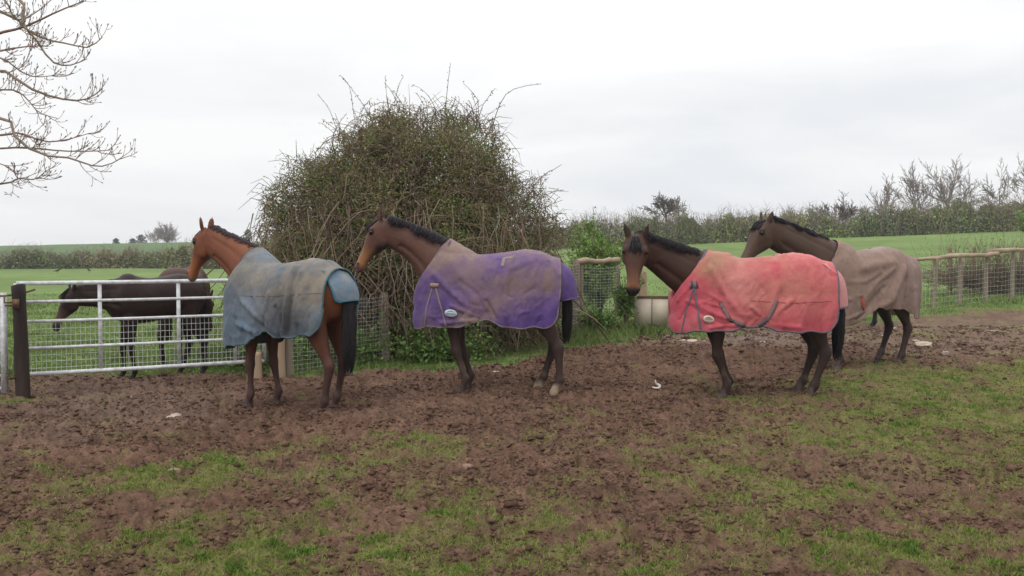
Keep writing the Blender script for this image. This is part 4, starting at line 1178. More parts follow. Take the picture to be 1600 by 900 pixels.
# long drooping canes hanging down the front, straw coloured
n = 230
x = rng.uniform(-2.5, 2.5, n); yb = -2.15 * np.sqrt(np.clip(1 - (x / 2.7) ** 2, .02, 1))
z0 = rng.uniform(1.0, 2.4, n)
sc_ = np.sqrt(np.clip(1 - ((z0 - 1.45) / 2.5) ** 2, .1, 1))
p0 = np.stack([BC[0] + x * sc_, BC[1] + yb * sc_, z0], 1)
p3 = p0 + np.stack([rng.normal(0, .55, n), rng.normal(-.12, .15, n), -z0 + rng.uniform(.0, .7, n)], 1)
P = np.empty((n, 8, 3))
for k, t in enumerate(np.linspace(0, 1, 8)):
    P[:, k] = p0 + (p3 - p0) * t + np.array([0, -.22, .10]) * math.sin(t * math.pi)
P[:, 1:] += rng.normal(0, .022, (n, 7, 3))
pieces.append(tube_piece(P, rng.uniform(.004, .009, (n, 1)) * np.linspace(1, .6, 8)[None], 4, pal(n, [(.26, .20, .14), (.18, .13, .09), (.12, .085, .06)], [3, 4, 3])))
# long arching runners lying over the surface
n = 130; d = dirs_(n, -.2); n = len(d)
c0 = B0 + d * (bush_r(d) * 1.0)[:, None]
tg = unit(np.cross(d, rng.normal(size=(n, 3)))); tg[:, 2] = np.abs(tg[:, 2]) * .6; tg = unit(tg)
Lr = rng.uniform(.5, 1.4, n)
P = np.stack([c0 + (tg * (t - .4) + d * (.16 - .9 * (t - .45) ** 2) - np.array([0, 0, 1.]) * (.55 * np.maximum(t - .45, 0) ** 1.6)) * Lr[:, None] + rng.normal(0, .012, (n, 3)) for t in np.linspace(0, 1, 9)], 1)
pieces.append(tube_piece(P, rng.uniform(.004, .0075, (n, 1)) * np.linspace(1.1, .5, 9)[None], 4, pal(n, [(.23, .165, .12), (.18, .125, .09), (.17, .14, .08)], [3, 3, 2])))
# sprays poking out of the top
n = 260
az = rng.uniform(-1, 1, n); d = unit(np.stack([az * 1.0, rng.normal(-.1, .35, n), 1.05 - .75 * np.abs(az) ** 1.4], 1))
s0 = B0 + d * (bush_r(d) * .93)[:, None]
g = unit(d * .8 + np.array([0, 0, .9]) + rng.normal(0, .28, (n, 3))); L = rng.uniform(.35, 1.15, n) * rng.uniform(.35, 1, n) * np.where(np.abs(az) < .45, 1.1, .7)
bend = rng.normal(0, .6, (n, 3)); bend[:, 2] = -np.abs(bend[:, 2]) * .7
P = np.stack([s0 + g * (L * t)[:, None] + bend * (L * t * t * .7)[:, None] + (rng.normal(0, .008, (n, 3)) if t else 0) for t in np.linspace(0, 1, 7)], 1)
# the long arching spray on the right and the tall one in the middle
def cane(pts): return resample(np.array(pts, float), 7)
e1 = [at_depth(768, 205, 15.0), at_depth(776, 175, 15.0), at_depth(790, 148, 14.95), at_depth(812, 136, 14.9), at_depth(846, 131, 14.9)]
e2 = [at_depth(694, 190, 14.9), at_depth(697, 160, 14.9), at_depth(700, 130, 14.9), at_depth(704, 98, 14.9)]
e3 = [at_depth(556, 200, 15.0), at_depth(551, 165, 15.0), at_depth(546, 135, 15.0), at_depth(532, 118, 15.0)]
e4 = [at_depth(608, 180, 15.0), at_depth(604, 150, 15.0), at_depth(602, 118, 15.0)]
e5 = [at_depth(530, 215, 15.0), at_depth(515, 172, 15.0), at_depth(496, 147, 15.0)]
P = np.concatenate([P, np.array([cane(e) for e in (e1, e2, e3, e4, e5)])])
n = len(P)
spray = P
pieces.append(tube_piece(P, rng.uniform(.0040, .0065, (n, 1)) * np.linspace(1.1, .55, 7)[None], 4, pal(n, [(.12, .085, .07), (.16, .115, .09)], [1, 1])))
bush = empty('bramble_bush', (BC[0], BC[1], BG)); tag(bush, 'huge dome-shaped overgrown bush of brown twigs and small leaves behind the fence', 'bush')
inv = np.array([BC[0], BC[1], BG])
V, F, C = merge(pieces); link('branches', np_mesh('branches', V - inv, F, C), M_twig, bush)
pieces = []
# leaves in clumps over the shell
nc = 2600; d = dirs_(nc); nc = len(d)
cc = B0 + d * (bush_r(d) * (.985 - .22 * rng.uniform(0, 1, nc) ** 1.3))[:, None]
csz = rng.uniform(.06, .20, nc)
px, py = w2p(cc)
green = np.clip(.54 + .60 * vnoise(cc[:, 0] * 1.1, cc[:, 2] * 1.1, cc[:, 1], 211) + .25 * vnoise(cc[:, 0] * 3, cc[:, 2] * 3, cc[:, 1] * 3, 212)
                + .55 * np.exp(-(((px - 745) / 60) ** 2 + ((py - 330) / 60) ** 2)) + .25 * np.exp(-(((px - 480) / 90) ** 2 + ((py - 310) / 50) ** 2)) + .45 * sstep(480, 560, py), 0, 1)
dens = np.clip(.62 + .85 * vnoise(cc[:, 0] * 2, cc[:, 2] * 2, cc[:, 1] * 2, 213), .15, 1)
dens *= np.where((py > 400) & (py < 540), .55, 1)
per = (dens * 112).astype(int)
idx = np.repeat(np.arange(nc), per); n = len(idx)
pos = cc[idx] + np.clip(rng.normal(0, 1, (n, 3)), -1.25, 1.25) * csz[idx][:, None]
pos = pos[(pos[:, 2] > BG + .02)]; idx = idx[:len(pos)]; n = len(pos)
gk = np.clip(green[idx] + rng.normal(0, .2, n), 0, 1)[:, None]
brown = np.array([.235, .165, .10]); olive = np.array([.225, .205, .078]); grn = np.array([.145, .235, .062])
col = np.where(gk < .5, brown * (1 - gk * 2) + olive * gk * 2, olive * (2 - gk * 2) + grn * (gk * 2 - 1)) * rng.uniform(.72, 1.25, (n, 1))
pieces.append(leaf_piece(pos, rng.uniform(.024, .046, n), col, .62))
# dead leaves and litter deep inside
n = 26000; d = dirs_(n); n = len(d)
pos = B0 + d * (bush_r(d) * rng.uniform(.35, .82, n))[:, None]; pos = pos[pos[:, 2] > BG]; n = len(pos)
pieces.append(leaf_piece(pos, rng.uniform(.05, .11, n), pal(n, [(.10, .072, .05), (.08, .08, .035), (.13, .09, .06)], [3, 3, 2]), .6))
# buds on the sprays
m = 16; idx = np.repeat(np.arange(len(spray)), m); t = rng.uniform(.1, 1, len(idx)) * 6; k = np.clip(t.astype(int), 0, 5); f = (t - k)[:, None]
pos = spray[idx, k] * (1 - f) + spray[idx, k + 1] * f + rng.normal(0, .012, (len(idx), 3)); n = len(pos)
pieces.append(leaf_piece(pos, rng.uniform(.018, .040, n), pal(n, [(.13, .10, .06), (.10, .10, .04), (.12, .075, .055)], [1, 1, 1]), .6))
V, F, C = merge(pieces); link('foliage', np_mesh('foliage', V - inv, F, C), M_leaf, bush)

# ---- generic small leafy shrub
def shrub(name, label, cat, x, y, r, hgt, nleaf, cols, w, lsz=(.03, .06), stems=24, top=0, group=None, flat=1.0, tw=(.15, .11, .075)):
    g = gz1(x, y); root = empty(name, (x, y, g)); tag(root, label, cat, group)
    n = stems; az = rng.uniform(0, 2 * math.pi, n); rr_ = r * np.sqrt(rng.uniform(.05, 1, n))
    e = np.stack([np.cos(az) * rr_, np.sin(az) * rr_ * flat, hgt * rng.uniform(.55, 1, n)], 1)
    P = np.stack([e * np.array([t ** 1.3 * .9 + .1 * t, t ** 1.3 * .9 + .1 * t, t ** .9]) + (rng.normal(0, .03 * r, (n, 3)) * t) for t in np.linspace(0, 1, 6)], 1)
    side = []
    for k in (2, 3, 4):
        m = n * 2; ii = rng.integers(0, n, m); s0 = P[ii, k]; dd = unit(rng.normal(size=(m, 3)) + np.array([0, 0, .5])) * (r * rng.uniform(.2, .5, m))[:, None]
        side.append(np.stack([s0 + dd * t for t in np.linspace(0, 1, 6)], 1))
    A = np.concatenate([P] + side)
    V, F, C = tube_piece(A, np.concatenate([np.full(n, .010), np.full(len(A) - n, .005)])[:, None] * np.linspace(1.1, .4, 6)[None], 4, pal(len(A), [tw, tuple(q * .6 for q in tw)], [1, 1]))
    link('stems', np_mesh('stems', V, F, C), M_twig, root)
    ii = rng.integers(0, len(A), nleaf); t = rng.uniform(.25, 1, nleaf) ** .7 * 5; k = np.clip(t.astype(int), 0, 4); f = (t - k)[:, None]
    pos = A[ii, k] * (1 - f) + A[ii, k + 1] * f + rng.normal(0, .07 * r + .01, (nleaf, 3))
    pos[:, 2] = np.abs(pos[:, 2]) + .01
    V, F, C = leaf_piece(pos, rng.uniform(*lsz, nleaf), pal(nleaf, cols, w), .6)
    link('foliage', np_mesh('foliage', V, F, C), M_leaf, root)
    return root
GR1, GR2, GR3, OLV = (.17, .27, .055), (.11, .19, .045), (.24, .32, .08), (.15, .15, .055)
shrub('hawthorn_shrub', 'bright green young shrub growing behind the netting beside the trough', 'shrub', 1.78, 18.2, .66, 2.15, 15000, [GR1, GR2, GR3], [4, 3, 2], (.035, .075), 44)
shrub('hawthorn_sapling', 'slim sapling with a loose leafy top rising above the green shrub', 'tree', 1.82, 18.9, .46, 2.66, 3600, [GR1, GR2, GR3], [2, 3, 1], (.04, .085), 9)
shrub('ivy_shrub', 'dark leafy shrub against the right side of the netting', 'shrub', 2.18, 17.0, .30, 1.25, 3600, [GR2, (.07, .13, .03), GR1], [4, 3, 1], (.035, .06), 16)
for x, y, r, hh, lab in ((-3.55, 12.05, .42, .36, 'leafy green nettle patch at the foot of the gate'), (-2.45, 12.6, .95, .40, 'large green nettle patch beneath the bush, behind the blue rug'), (-1.05, 13.0, .95, .34, 'low wide nettle patch under the bush left of the purple horse'), (1.6, 16.5, .5, .38, 'low green weeds in front of the netting by the corner post')):
    shrub('nettle_patch', lab, 'weeds', x, y, r, hh, int(1500 * r / .5), [GR1, GR2, (.08, .14, .035)], [2, 4, 2], (.035, .075), 40, group='weeds along the fence', flat=.5, tw=(.12, .16, .05))
shrub('bramble_thicket', 'tangle of brown brambles caught in the netting behind the purple horse', 'brambles', .45, 15.2, .75, 1.05, 2200, [(.15, .10, .06), GR2, OLV], [3, 2, 2], (.03, .05), 70, flat=.5, tw=(.22, .16, .11))

# ---- recursive bare trees
def grow(start, dirs, length, rad, levels, nch=(5, 5, 5, 4), spread=(.7, .7, .75, .8), lr=(.55, .55, .55, .5), up=(.10, .12, .12, .10), wob=.12, seg=7, cont=True, tmin=.25, nolead=False):
    S = np.array(start, float).reshape(-1, 3); D = unit(np.array(dirs, float).reshape(-1, 3)); L = np.array(length, float).reshape(-1); Rr = np.array(rad, float).reshape(-1)
    out = []
    for lv in range(levels):
        n = len(S); P = np.empty((n, seg, 3)); P[:, 0] = S; d = D.copy(); T = [d]
        for k in range(1, seg):
            d = unit(d + rng.normal(0, wob * (.45 if lv == 0 else 1), (n, 3)) + np.array([0, 0, up[min(lv, 3)]]))
            P[:, k] = P[:, k - 1] + d * (L / (seg - 1))[:, None]; T.append(d)
        T = np.stack(T, 1)
        end_r = .45 if lv < levels - 1 else .35
        out.append((P, Rr[:, None] * np.linspace(1, end_r, seg)[None]))
        if lv == levels - 1: break
        c = nch[min(lv, 3)]
        ii = np.repeat(np.arange(n), c); m = len(ii)
        t = (np.tile(np.arange(c), n) + rng.uniform(0, 1, m)) / c * (1 - tmin) + tmin; t = np.clip(t, 0, .999) * (seg - 1); k = t.astype(int); f = (t - k)[:, None]
        s = P[ii, k] * (1 - f) + P[ii, np.minimum(k + 1, seg - 1)] * f; td = T[ii, k]
        rnd = unit(np.cross(td, rng.normal(size=(m, 3))))
        a = spread[min(lv, 3)] * rng.uniform(.6, 1.3, m)[:, None]
        nd = unit(td * np.cos(a) + rnd * np.sin(a))
        tn = t / (seg - 1)
        nl = L[ii] * lr[min(lv, 3)] * rng.uniform(.65, 1.25, m) * (1.15 - .5 * tn)
        nr_ = Rr[ii] * (1 - .55 * tn) * rng.uniform(.45, .65, m)
        if cont and not (lv == 0 and nolead):
            S = np.concatenate([s, P[:, -1]]); D = np.concatenate([nd, T[:, -1]]); L = np.concatenate([nl, L * .55]); Rr = np.concatenate([nr_, Rr * .45])
        else: S, D, L, Rr = s, nd, nl, nr_
    return out

def bare_tree(name, label, x, y, hgt, rad, group, levels=5, nch=(7, 6, 5, 4), lean=0, up=(.03, .015, .02, .02), spread=(.75, .7, .7, .7), lr=(.80, .62, .55, .5), col=(.14, .115, .10), fork=1, tmin=.3, minr=.020, leaves=0, lcol=None, sink=.3, cat='tree', squash=1.0, trf=.5, nolead=False, limbs=None):
    g = gz1(x, y) - sink; root = empty(name, (x, y, g)); tag(root, label, cat, group)
    tr = hgt * trf
    S = np.zeros((fork, 3)); S[:, 0] = rng.normal(0, .02 * hgt, fork) * (fork > 1)
    D = np.stack([rng.normal(lean, .22 if fork > 1 else .03, fork), rng.normal(0, .15 if fork > 1 else .03, fork), np.ones(fork)], 1)
    if limbs:      # a clear trunk carrying a fan of main limbs
        nl, e0, e1, z0, Lm = limbs
        q = np.linspace(0, 1, 7); tk = np.stack([.06 * hgt * (vnoise(q * 2 + x, q * 0, None, 601)) * q, 0 * q, q * tr], 1)
        lt = rng.uniform(z0, 1, nl); lt[:2] = 1.0
        S = np.stack([np.interp(lt, q, tk[:, k]) for k in range(3)], 1)
        az = np.arange(nl) * 2.4 + rng.uniform(-.4, .4, nl); el = R(1) * rng.uniform(e0, e1, nl)
        D = np.stack([np.cos(az) * np.cos(el), np.sin(az) * np.cos(el), np.sin(el)], 1)
        lv = [(tk[None], (rad * np.linspace(1.15, .62, 7))[None])] + grow(S, D, hgt * Lm * rng.uniform(.75, 1.1, nl), np.full(nl, rad * .42), levels - 1, nch[1:] + (3,), spread[1:] + (.7,), lr[1:] + (.5,), (.04, .02, .02, .02))
    else:
        lv = grow(S, D, np.full(fork, tr), np.full(fork, rad), levels, nch, spread, lr, up, tmin=tmin, nolead=nolead)
    for k in range(len(lv)):
        lv[k][0][..., 2] *= squash
    P0, R0 = lv[0]
    V, F, C = tube_piece(P0, R0, 8, pal(len(P0), [col], [1])); link('trunk', np_mesh('trunk', V, F, C, True), M_bark, root)
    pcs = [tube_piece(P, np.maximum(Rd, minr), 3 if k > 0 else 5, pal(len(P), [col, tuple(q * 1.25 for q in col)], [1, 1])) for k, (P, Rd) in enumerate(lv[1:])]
    if leaves:
        P, Rd = lv[-1]; ii = rng.integers(0, len(P), leaves); pos = P[ii, rng.integers(2, P.shape[1], leaves)] + rng.normal(0, .10, (leaves, 3))
        pcs.append(leaf_piece(pos, rng.uniform(.08, .20, leaves), pal(leaves, [lcol, tuple(q * .7 for q in lcol)], [1, 1]), .6))
    V, F, C = merge(pcs); link('crown', np_mesh('crown', V, F, C), M_twig, root)
    return root

def pos_at(px, Y): return (px - 800) / FPX * Y
GT = 'bare trees along the far hedge'
bare_tree('oak_tree', 'lone bare oak with a flat rounded crown above the hedge behind the red horse', pos_at(1043, 93), 93, 6.0, .16, GT, nch=(9, 6, 5, 4), spread=(.80, .75, .8, .8), tmin=.70, col=(.12, .11, .09), trf=.60, lr=(.62, .6, .6, .5), limbs=(11, 2, 60, .80, .25), minr=.022)
bare_tree('bare_tree', 'rounded low bare tree just above the hedge, over the withers of the taupe-sheeted horse', pos_at(1310, 98), 98, 5.3, .14, GT, nch=(9, 6, 5, 4), limbs=(11, 2, 65, .60, .42), spread=(1.0, .85, .8, .8), tmin=.6, col=(.13, .105, .085), squash=.85, minr=.022)
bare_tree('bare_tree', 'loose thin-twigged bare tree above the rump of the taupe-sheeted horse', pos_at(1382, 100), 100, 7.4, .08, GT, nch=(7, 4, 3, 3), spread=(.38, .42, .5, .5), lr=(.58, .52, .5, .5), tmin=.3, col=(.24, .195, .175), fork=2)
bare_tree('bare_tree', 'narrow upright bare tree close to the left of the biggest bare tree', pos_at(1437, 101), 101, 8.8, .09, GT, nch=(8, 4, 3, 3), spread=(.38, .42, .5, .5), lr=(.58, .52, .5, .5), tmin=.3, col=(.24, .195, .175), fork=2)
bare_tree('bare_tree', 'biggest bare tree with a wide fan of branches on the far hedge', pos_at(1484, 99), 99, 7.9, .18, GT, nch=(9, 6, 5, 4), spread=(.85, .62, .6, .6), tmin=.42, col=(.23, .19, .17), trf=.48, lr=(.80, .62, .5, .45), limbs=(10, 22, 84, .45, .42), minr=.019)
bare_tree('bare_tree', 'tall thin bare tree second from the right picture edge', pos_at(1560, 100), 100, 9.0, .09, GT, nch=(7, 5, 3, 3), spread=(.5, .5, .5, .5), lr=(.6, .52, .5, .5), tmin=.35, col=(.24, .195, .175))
bare_tree('bare_tree', 'bare tree with sparse green leaves at the right picture edge', pos_at(1606, 92), 92, 8.2, .12, GT, nch=(8, 5, 3, 3), spread=(.7, .65, .6, .6), tmin=.25, col=(.15, .13, .10), leaves=900, lcol=(.15, .19, .06))
bare_tree('bare_tree', 'broad brownish bare tree low over the hedge beside the ears of the taupe-sheeted horse', pos_at(1232, 99), 99, 4.6, .12, GT, nch=(9, 6, 5, 4), spread=(.9, .8, .8, .8), tmin=.3, col=(.14, .11, .09), squash=.85)
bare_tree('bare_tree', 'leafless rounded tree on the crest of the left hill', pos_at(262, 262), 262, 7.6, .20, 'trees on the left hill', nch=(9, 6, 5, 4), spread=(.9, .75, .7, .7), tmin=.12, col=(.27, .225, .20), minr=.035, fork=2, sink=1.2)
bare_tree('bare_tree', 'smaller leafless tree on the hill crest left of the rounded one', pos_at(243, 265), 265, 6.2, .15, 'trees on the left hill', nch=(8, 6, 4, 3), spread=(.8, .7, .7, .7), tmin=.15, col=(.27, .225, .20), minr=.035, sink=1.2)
def conifer(px, Y, hgt, w, label):
    x = pos_at(px, Y); g = gz1(x, Y) - .6; root = empty('pine_tree', (x, Y, g)); tag(root, label, 'tree', 'trees on the left hill')
    V, F = tubes(np.array([[[0, 0, 0], [0, 0, hgt * .5], [0, 0, hgt]]]), np.array([[.12, .08, .03]]), 6); link('trunk', np_mesh('trunk', V, F, np.tile([[.08, .06, .05]], (len(V), 1))), M_bark, root)
    n = 900; t = rng.uniform(.12, 1, n); az = rng.uniform(0, 6.28, n); r = w * np.sqrt(np.clip(1 - ((t - .45) / .58) ** 2, .02, 1)) * np.sqrt(rng.uniform(.1, 1, n)) * (.8 + .3 * np.sin(t * 17 + az * 2))
    pos = np.stack([np.cos(az) * r, np.sin(az) * r, t * hgt], 1); V, F, C = leaf_piece(pos, rng.uniform(.25, .5, n), pal(n, [(.045, .065, .04), (.065, .085, .05)], [1, 1]), .5)
    link('crown', np_mesh('crown', V, F, C), M_leaf, root)
conifer(182, 262, 2.3, 1.0, 'small lone dark conifer on the skyline of the left hill')
conifer(221, 262, 3.2, 1.6, 'dark spreading conifer beside the leafless trees on the hill')
conifer(208, 264, 2.2, 1.0, 'smallest dark conifer, just left of the spreading one on the hill')
conifer(388, 255, 4.4, 1.3, 'dark conifer top on the hill seen between the bay neck and the bush')

# ---- hedges
def hedge(label, xs, Ys, tops, depth, nleaf, cols, w, lsz, tw_n, seed, group=None, tcol=(.13, .11, .09), lean=.3):
    xs = np.array(xs, float); Ys = np.array(Ys, float); tops = np.array(tops, float)
    root = empty('hedge', (float(xs.mean()), float(Ys.mean()), 0)); tag(root, label, 'hedge', group)
    o = np.array([xs.mean(), Ys.mean(), 0])
    def pt(n, edge):
        u = rng.uniform(0, len(xs) - 1, n); k = np.clip(u.astype(int), 0, len(xs) - 2); f = u - k
        x = xs[k] * (1 - f) + xs[k + 1] * f; y = Ys[k] * (1 - f) + Ys[k + 1] * f; tp = tops[k] * (1 - f) + tops[k + 1] * f
        tp = tp * (1 + .20 * vnoise(x * .30, y * 0, None, seed) + .20 * vnoise(x * .9, y * 0, None, seed + 1) + .15 * vnoise(x * 2.6, y * 0, None, seed + 2))
        return x, y, tp
    n = nleaf; x, y, tp = pt(n, 0)
    v = rng.uniform(0, 1.02, n)
    dy = -depth * .5 * np.sqrt(np.clip(1 - v ** 3, .05, 1)) * rng.uniform(.35, 1, n) * np.where(rng.uniform(size=n) < .25, -1, 1)
    thin_ = (v > .72) & (rng.uniform(size=n) < (v - .72) / .28 * .7)
    sp_ = .62 + .55 * vnoise(x * .45, x * 0, None, seed + 9) + .3 * vnoise(x * 1.7, v * 2, None, seed + 10)
    keep = ~thin_ & (rng.uniform(size=n) < np.clip(sp_ + .35 * (1 - v), .25, 1))
    x, y, tp, v, dy = x[keep], y[keep], tp[keep], v[keep], dy[keep]; n = len(x)
    yy = y + dy
    pos = np.stack([x, yy, gz(x, yy) + v * tp], 1)
    kn = vnoise(x * .35, v * 1.3, None, seed + 5) + .6 * vnoise(x * 1.3, v * 4, None, seed + 6)
    col = pal(n, cols, w)
    col = col * (1 + .22 * vnoise(x * .22, x * 0, None, seed + 12)[:, None] * np.array([[1.3, .6, .9]]))
    col = col * (1 + .27 * kn[:, None])
    V, F, C = leaf_piece(pos - o, rng.uniform(*lsz, n), np.clip(col, .01, 1), .75); link('foliage', np_mesh('foliage', V, F, C), M_leaf, root)
    n = tw_n; x, y, tp = pt(n, 1); yy = y + rng.uniform(-.5, .5, n) * depth
    z0 = gz(x, yy); L = tp * rng.uniform(.75, 1.28, n)
    s = np.stack([x, yy, z0], 1); t = np.stack([x + rng.normal(0, lean, n), yy, z0 + L], 1)
    P = np.stack([s + (t - s) * q + (rng.normal(0, .09, (n, 3)) if 0 < q else 0) for q in np.linspace(0, 1, 5)], 1)
    m = n * 2; ii = rng.integers(0, n, m); kk = rng.integers(2, 5, m); s2 = P[ii, kk]; d2 = unit(np.stack([rng.normal(0, 1, m), rng.normal(0, .4, m), rng.uniform(.3, 1.2, m)], 1)) * rng.uniform(.3, .9, m)[:, None]
    P2 = np.stack([s2 + d2 * q for q in np.linspace(0, 1, 5)], 1)
    A = np.concatenate([P, P2])
    V, F, C = tube_piece(A - o, np.concatenate([np.full(n, .022), np.full(m, .013)])[:, None] * np.linspace(1, .5, 5)[None], 3, pal(len(A), [tcol, tuple(q * 1.5 for q in tcol)], [1, 1]))
    link('branches', np_mesh('branches', V, F, C), M_twig, root)
HC = [(.20, .205, .095), (.225, .25, .095), (.175, .16, .095), (.26, .29, .11)]
xs = np.linspace(-80, -8, 40)
hedge('long grey-green hedge across the left field below the hill', xs, np.full(40, 91.0), np.interp((xs / 91) * FPX + 800, [-500, 40, 110, 150, 200, 235, 260, 300, 330, 700], [1.7, 1.8, 1.55, 1.5, 1.7, 2.3, 2.5, 2.2, 1.9, 1.9]), 2.6, 90000, HC, [4, 3, 4, 1.5], (.15, .32), 2200, 301, tcol=(.20, .165, .135))
xs = np.linspace(1.5, 70, 60)
hedge('long green hedge along the top of the right field', xs, np.full(60, 90.0), np.interp((xs / 90) * FPX + 800, [820, 880, 960, 1100, 1180, 1250, 1330, 1420, 1500, 1600, 1900], [2.2, 2.3, 2.4, 2.4, 2.3, 2.5, 2.6, 2.6, 2.5, 2.7, 3.0]), 2.6, 110000, [(.19, .205, .085), (.235, .28, .090), (.165, .16, .085), (.29, .35, .105)], [4, 3.5, 3, 1.5], (.14, .31), 3600, 331, tcol=(.185, .15, .12))
shrub('hedge_bush', 'bright green bush at the right picture edge in front of the far hedge', 'bush', pos_at(1606, 62), 62, 1.1, 2.6, 2600, [GR1, GR2, GR3], [3, 3, 1], (.10, .2), 30)

# ---- the near bare tree whose branches hang in at the upper left
tx, ty = -8.6, 9.6
root = empty('ash_tree', (tx, ty, gz1(tx, ty))); tag(root, 'bare ash tree whose drooping twiggy branches reach in at the upper left', 'tree')
o = np.array([tx, ty, gz1(tx, ty)])
tp = resample(np.array([[0, 0, -.2], [.05, 0, 1.2], [.1, .05, 2.6], [.05, .1, 4.2], [.15, 0, 6.0], [.1, .1, 8.0]]), 14)
mb = MB(); mb.tube(tp, np.interp(np.linspace(0, 1, 14), [0, .08, .5, 1], [.34, .25, .17, .06]), 14, (.16, .14, .11)); mb.build('trunk', M_bark, root, True)
limbs = []
def limb(pts, r0, r1):
    limbs.append((resample(np.array([np.array(p) - o for p in pts]), 14), np.interp(np.linspace(0, 1, 14), [0, .3, 1], [r0 * .85, r0 * .34, r1 * .85])))
def A(px, py, Y): return at_depth(px, py, Y)
limb([o + tp[6], A(-180, 120, 9.7), A(-20, 58, 9.6), A(38, 42, 9.5), A(90, 18, 9.4), A(130, 2, 9.4)], .055, .006)
limb([o + tp[6], A(-160, -20, 9.9), A(5, 20, 9.8), A(50, 55, 9.7), A(80, 95, 9.6), A(108, 102, 9.6), A(136, 92, 9.5)], .045, .005)
limb([o + tp[7], A(-100, -60, 9.5), A(30, 0, 9.4), A(34, 38, 9.3), A(68, 60, 9.3), A(105, 68, 9.3), A(138, 74, 9.2), A(160, 58, 9.2)], .045, .005)
limb([o + tp[6], A(-150, 120, 9.3), A(-10, 82, 9.2), A(40, 73, 9.1), A(62, 72, 9.1)], .035, .005)
limb([o + tp[5], A(-170, 130, 9.6), A(-5, 110, 9.5), A(40, 135, 9.4), A(85, 152, 9.4), A(125, 157, 9.3), A(148, 148, 9.3), A(160, 138, 9.3)], .045, .005)
limb([o + tp[5], A(-150, 150, 9.8), A(0, 140, 9.7), A(35, 148, 9.6), A(60, 175, 9.6), A(90, 185, 9.5)], .03, .004)
limb([o + tp[5], A(-160, 200, 9.3), A(0, 180, 9.2), A(20, 210, 9.1), A(60, 240, 9.1), A(110, 247, 9.0), A(140, 258, 9.0), A(165, 259, 9.0), A(188, 248, 9.0)], .045, .005)
limb([o + tp[4], A(-150, 230, 9.6), A(0, 212, 9.5), A(30, 208, 9.4), A(70, 221, 9.4), A(105, 218, 9.3), A(140, 208, 9.3)], .038, .004)
limb([o + tp[4], A(-150, 250, 9.4), A(0, 232, 9.3), A(55, 232, 9.3), A(100, 236, 9.2), A(150, 236, 9.2), A(176, 234, 9.2)], .032, .004)
limb([o + tp[4], A(-150, 300, 9.6), A(0, 288, 9.5), A(28, 279, 9.4), A(55, 280, 9.4), A(72, 266, 9.4)], .032, .004)
limb([o + tp[4], A(-120, 240, 9.9), A(0, 256, 9.8), A(28, 280, 9.7)], .025, .004)
limb([o + tp[6], A(-120, 60, 9.9), A(-5, 88, 9.8), A(30, 110, 9.7), A(55, 120, 9.7), A(100, 116, 9.6)], .03, .004)
limb([o + tp[7], A(-90, -90, 9.8), A(0, -10, 9.8), A(25, 30, 9.7), A(55, 20, 9.7), A(85, -5, 9.7)], .035, .005)
# limbs on the side away from the picture, so the tree is whole
for k in range(9):
    az = R(110 + k * 24); zz = tp[5 + k % 7]; L = rng.uniform(1.8, 3.0)
    limbs.append((resample(np.stack([zz + np.array([math.cos(az), math.sin(az), .35]) * L * t + np.array([0, 0, -.5 * t * t]) for t in (0, .35, .7, 1)]), 14), np.linspace(.05, .008, 14)))
P = np.array([l[0] for l in limbs]); Rd = np.array([l[1] for l in limbs])
bark = (.23, .175, .135)
pcs = [tube_piece(P, Rd, 6, pal(len(P), [bark], [1], .1))]
def twigs(P, per, L0, r0, seg=6, t0=.30, up=.17, sp=.95):
    n, m = P.shape[:2]; ii = np.repeat(np.arange(n), per); q = len(ii); t = rng.uniform(t0, 1, q) * (m - 1); k = np.clip(t.astype(int), 0, m - 2); f = (t - k)[:, None]
    s = P[ii, k] * (1 - f) + P[ii, k + 1] * f; td = unit(P[ii, k + 1] - P[ii, k]); d = unit(td + sp * unit(rng.normal(size=(q, 3)) + np.array([0, 0, -.1])))
    L = L0 * rng.uniform(.4, 1.2, q); out = [s]
    for _ in range(seg - 1):
        d = unit(d + np.array([0, 0, up]) + rng.normal(0, .10, (q, 3))); out.append(out[-1] + d * (L / (seg - 1))[:, None])
    return np.stack(out, 1), np.full((q, 1), r0) * np.linspace(1, .55, seg)[None]
T1, r1 = twigs(P, 15, .21, .0044); T2, r2 = twigs(T1, 3, .11, .0028, t0=.2)
for a_, b_ in ((T1, r1), (T2, r2)): pcs.append(tube_piece(a_, b_, 4, pal(len(a_), [bark, (.28, .21, .17)], [1, 1], .15)))
# fat buds at the tips
tip = np.concatenate([T1[:, -1], T2[:, -1]]); td = unit(np.concatenate([T1[:, -1] - T1[:, -2], T2[:, -1] - T2[:, -2]]))
Pb = np.stack([tip - td * .006, tip + td * .010, tip + td * .024], 1); pcs.append(tube_piece(Pb, np.tile(np.array([[.0026, .0045, .0014]]), (len(Pb), 1)), 5, pal(len(Pb), [(.10, .07, .055)], [1])))
V, F, C = merge(pcs); link('crown', np_mesh('crown', V, F, C), M_twig, root)
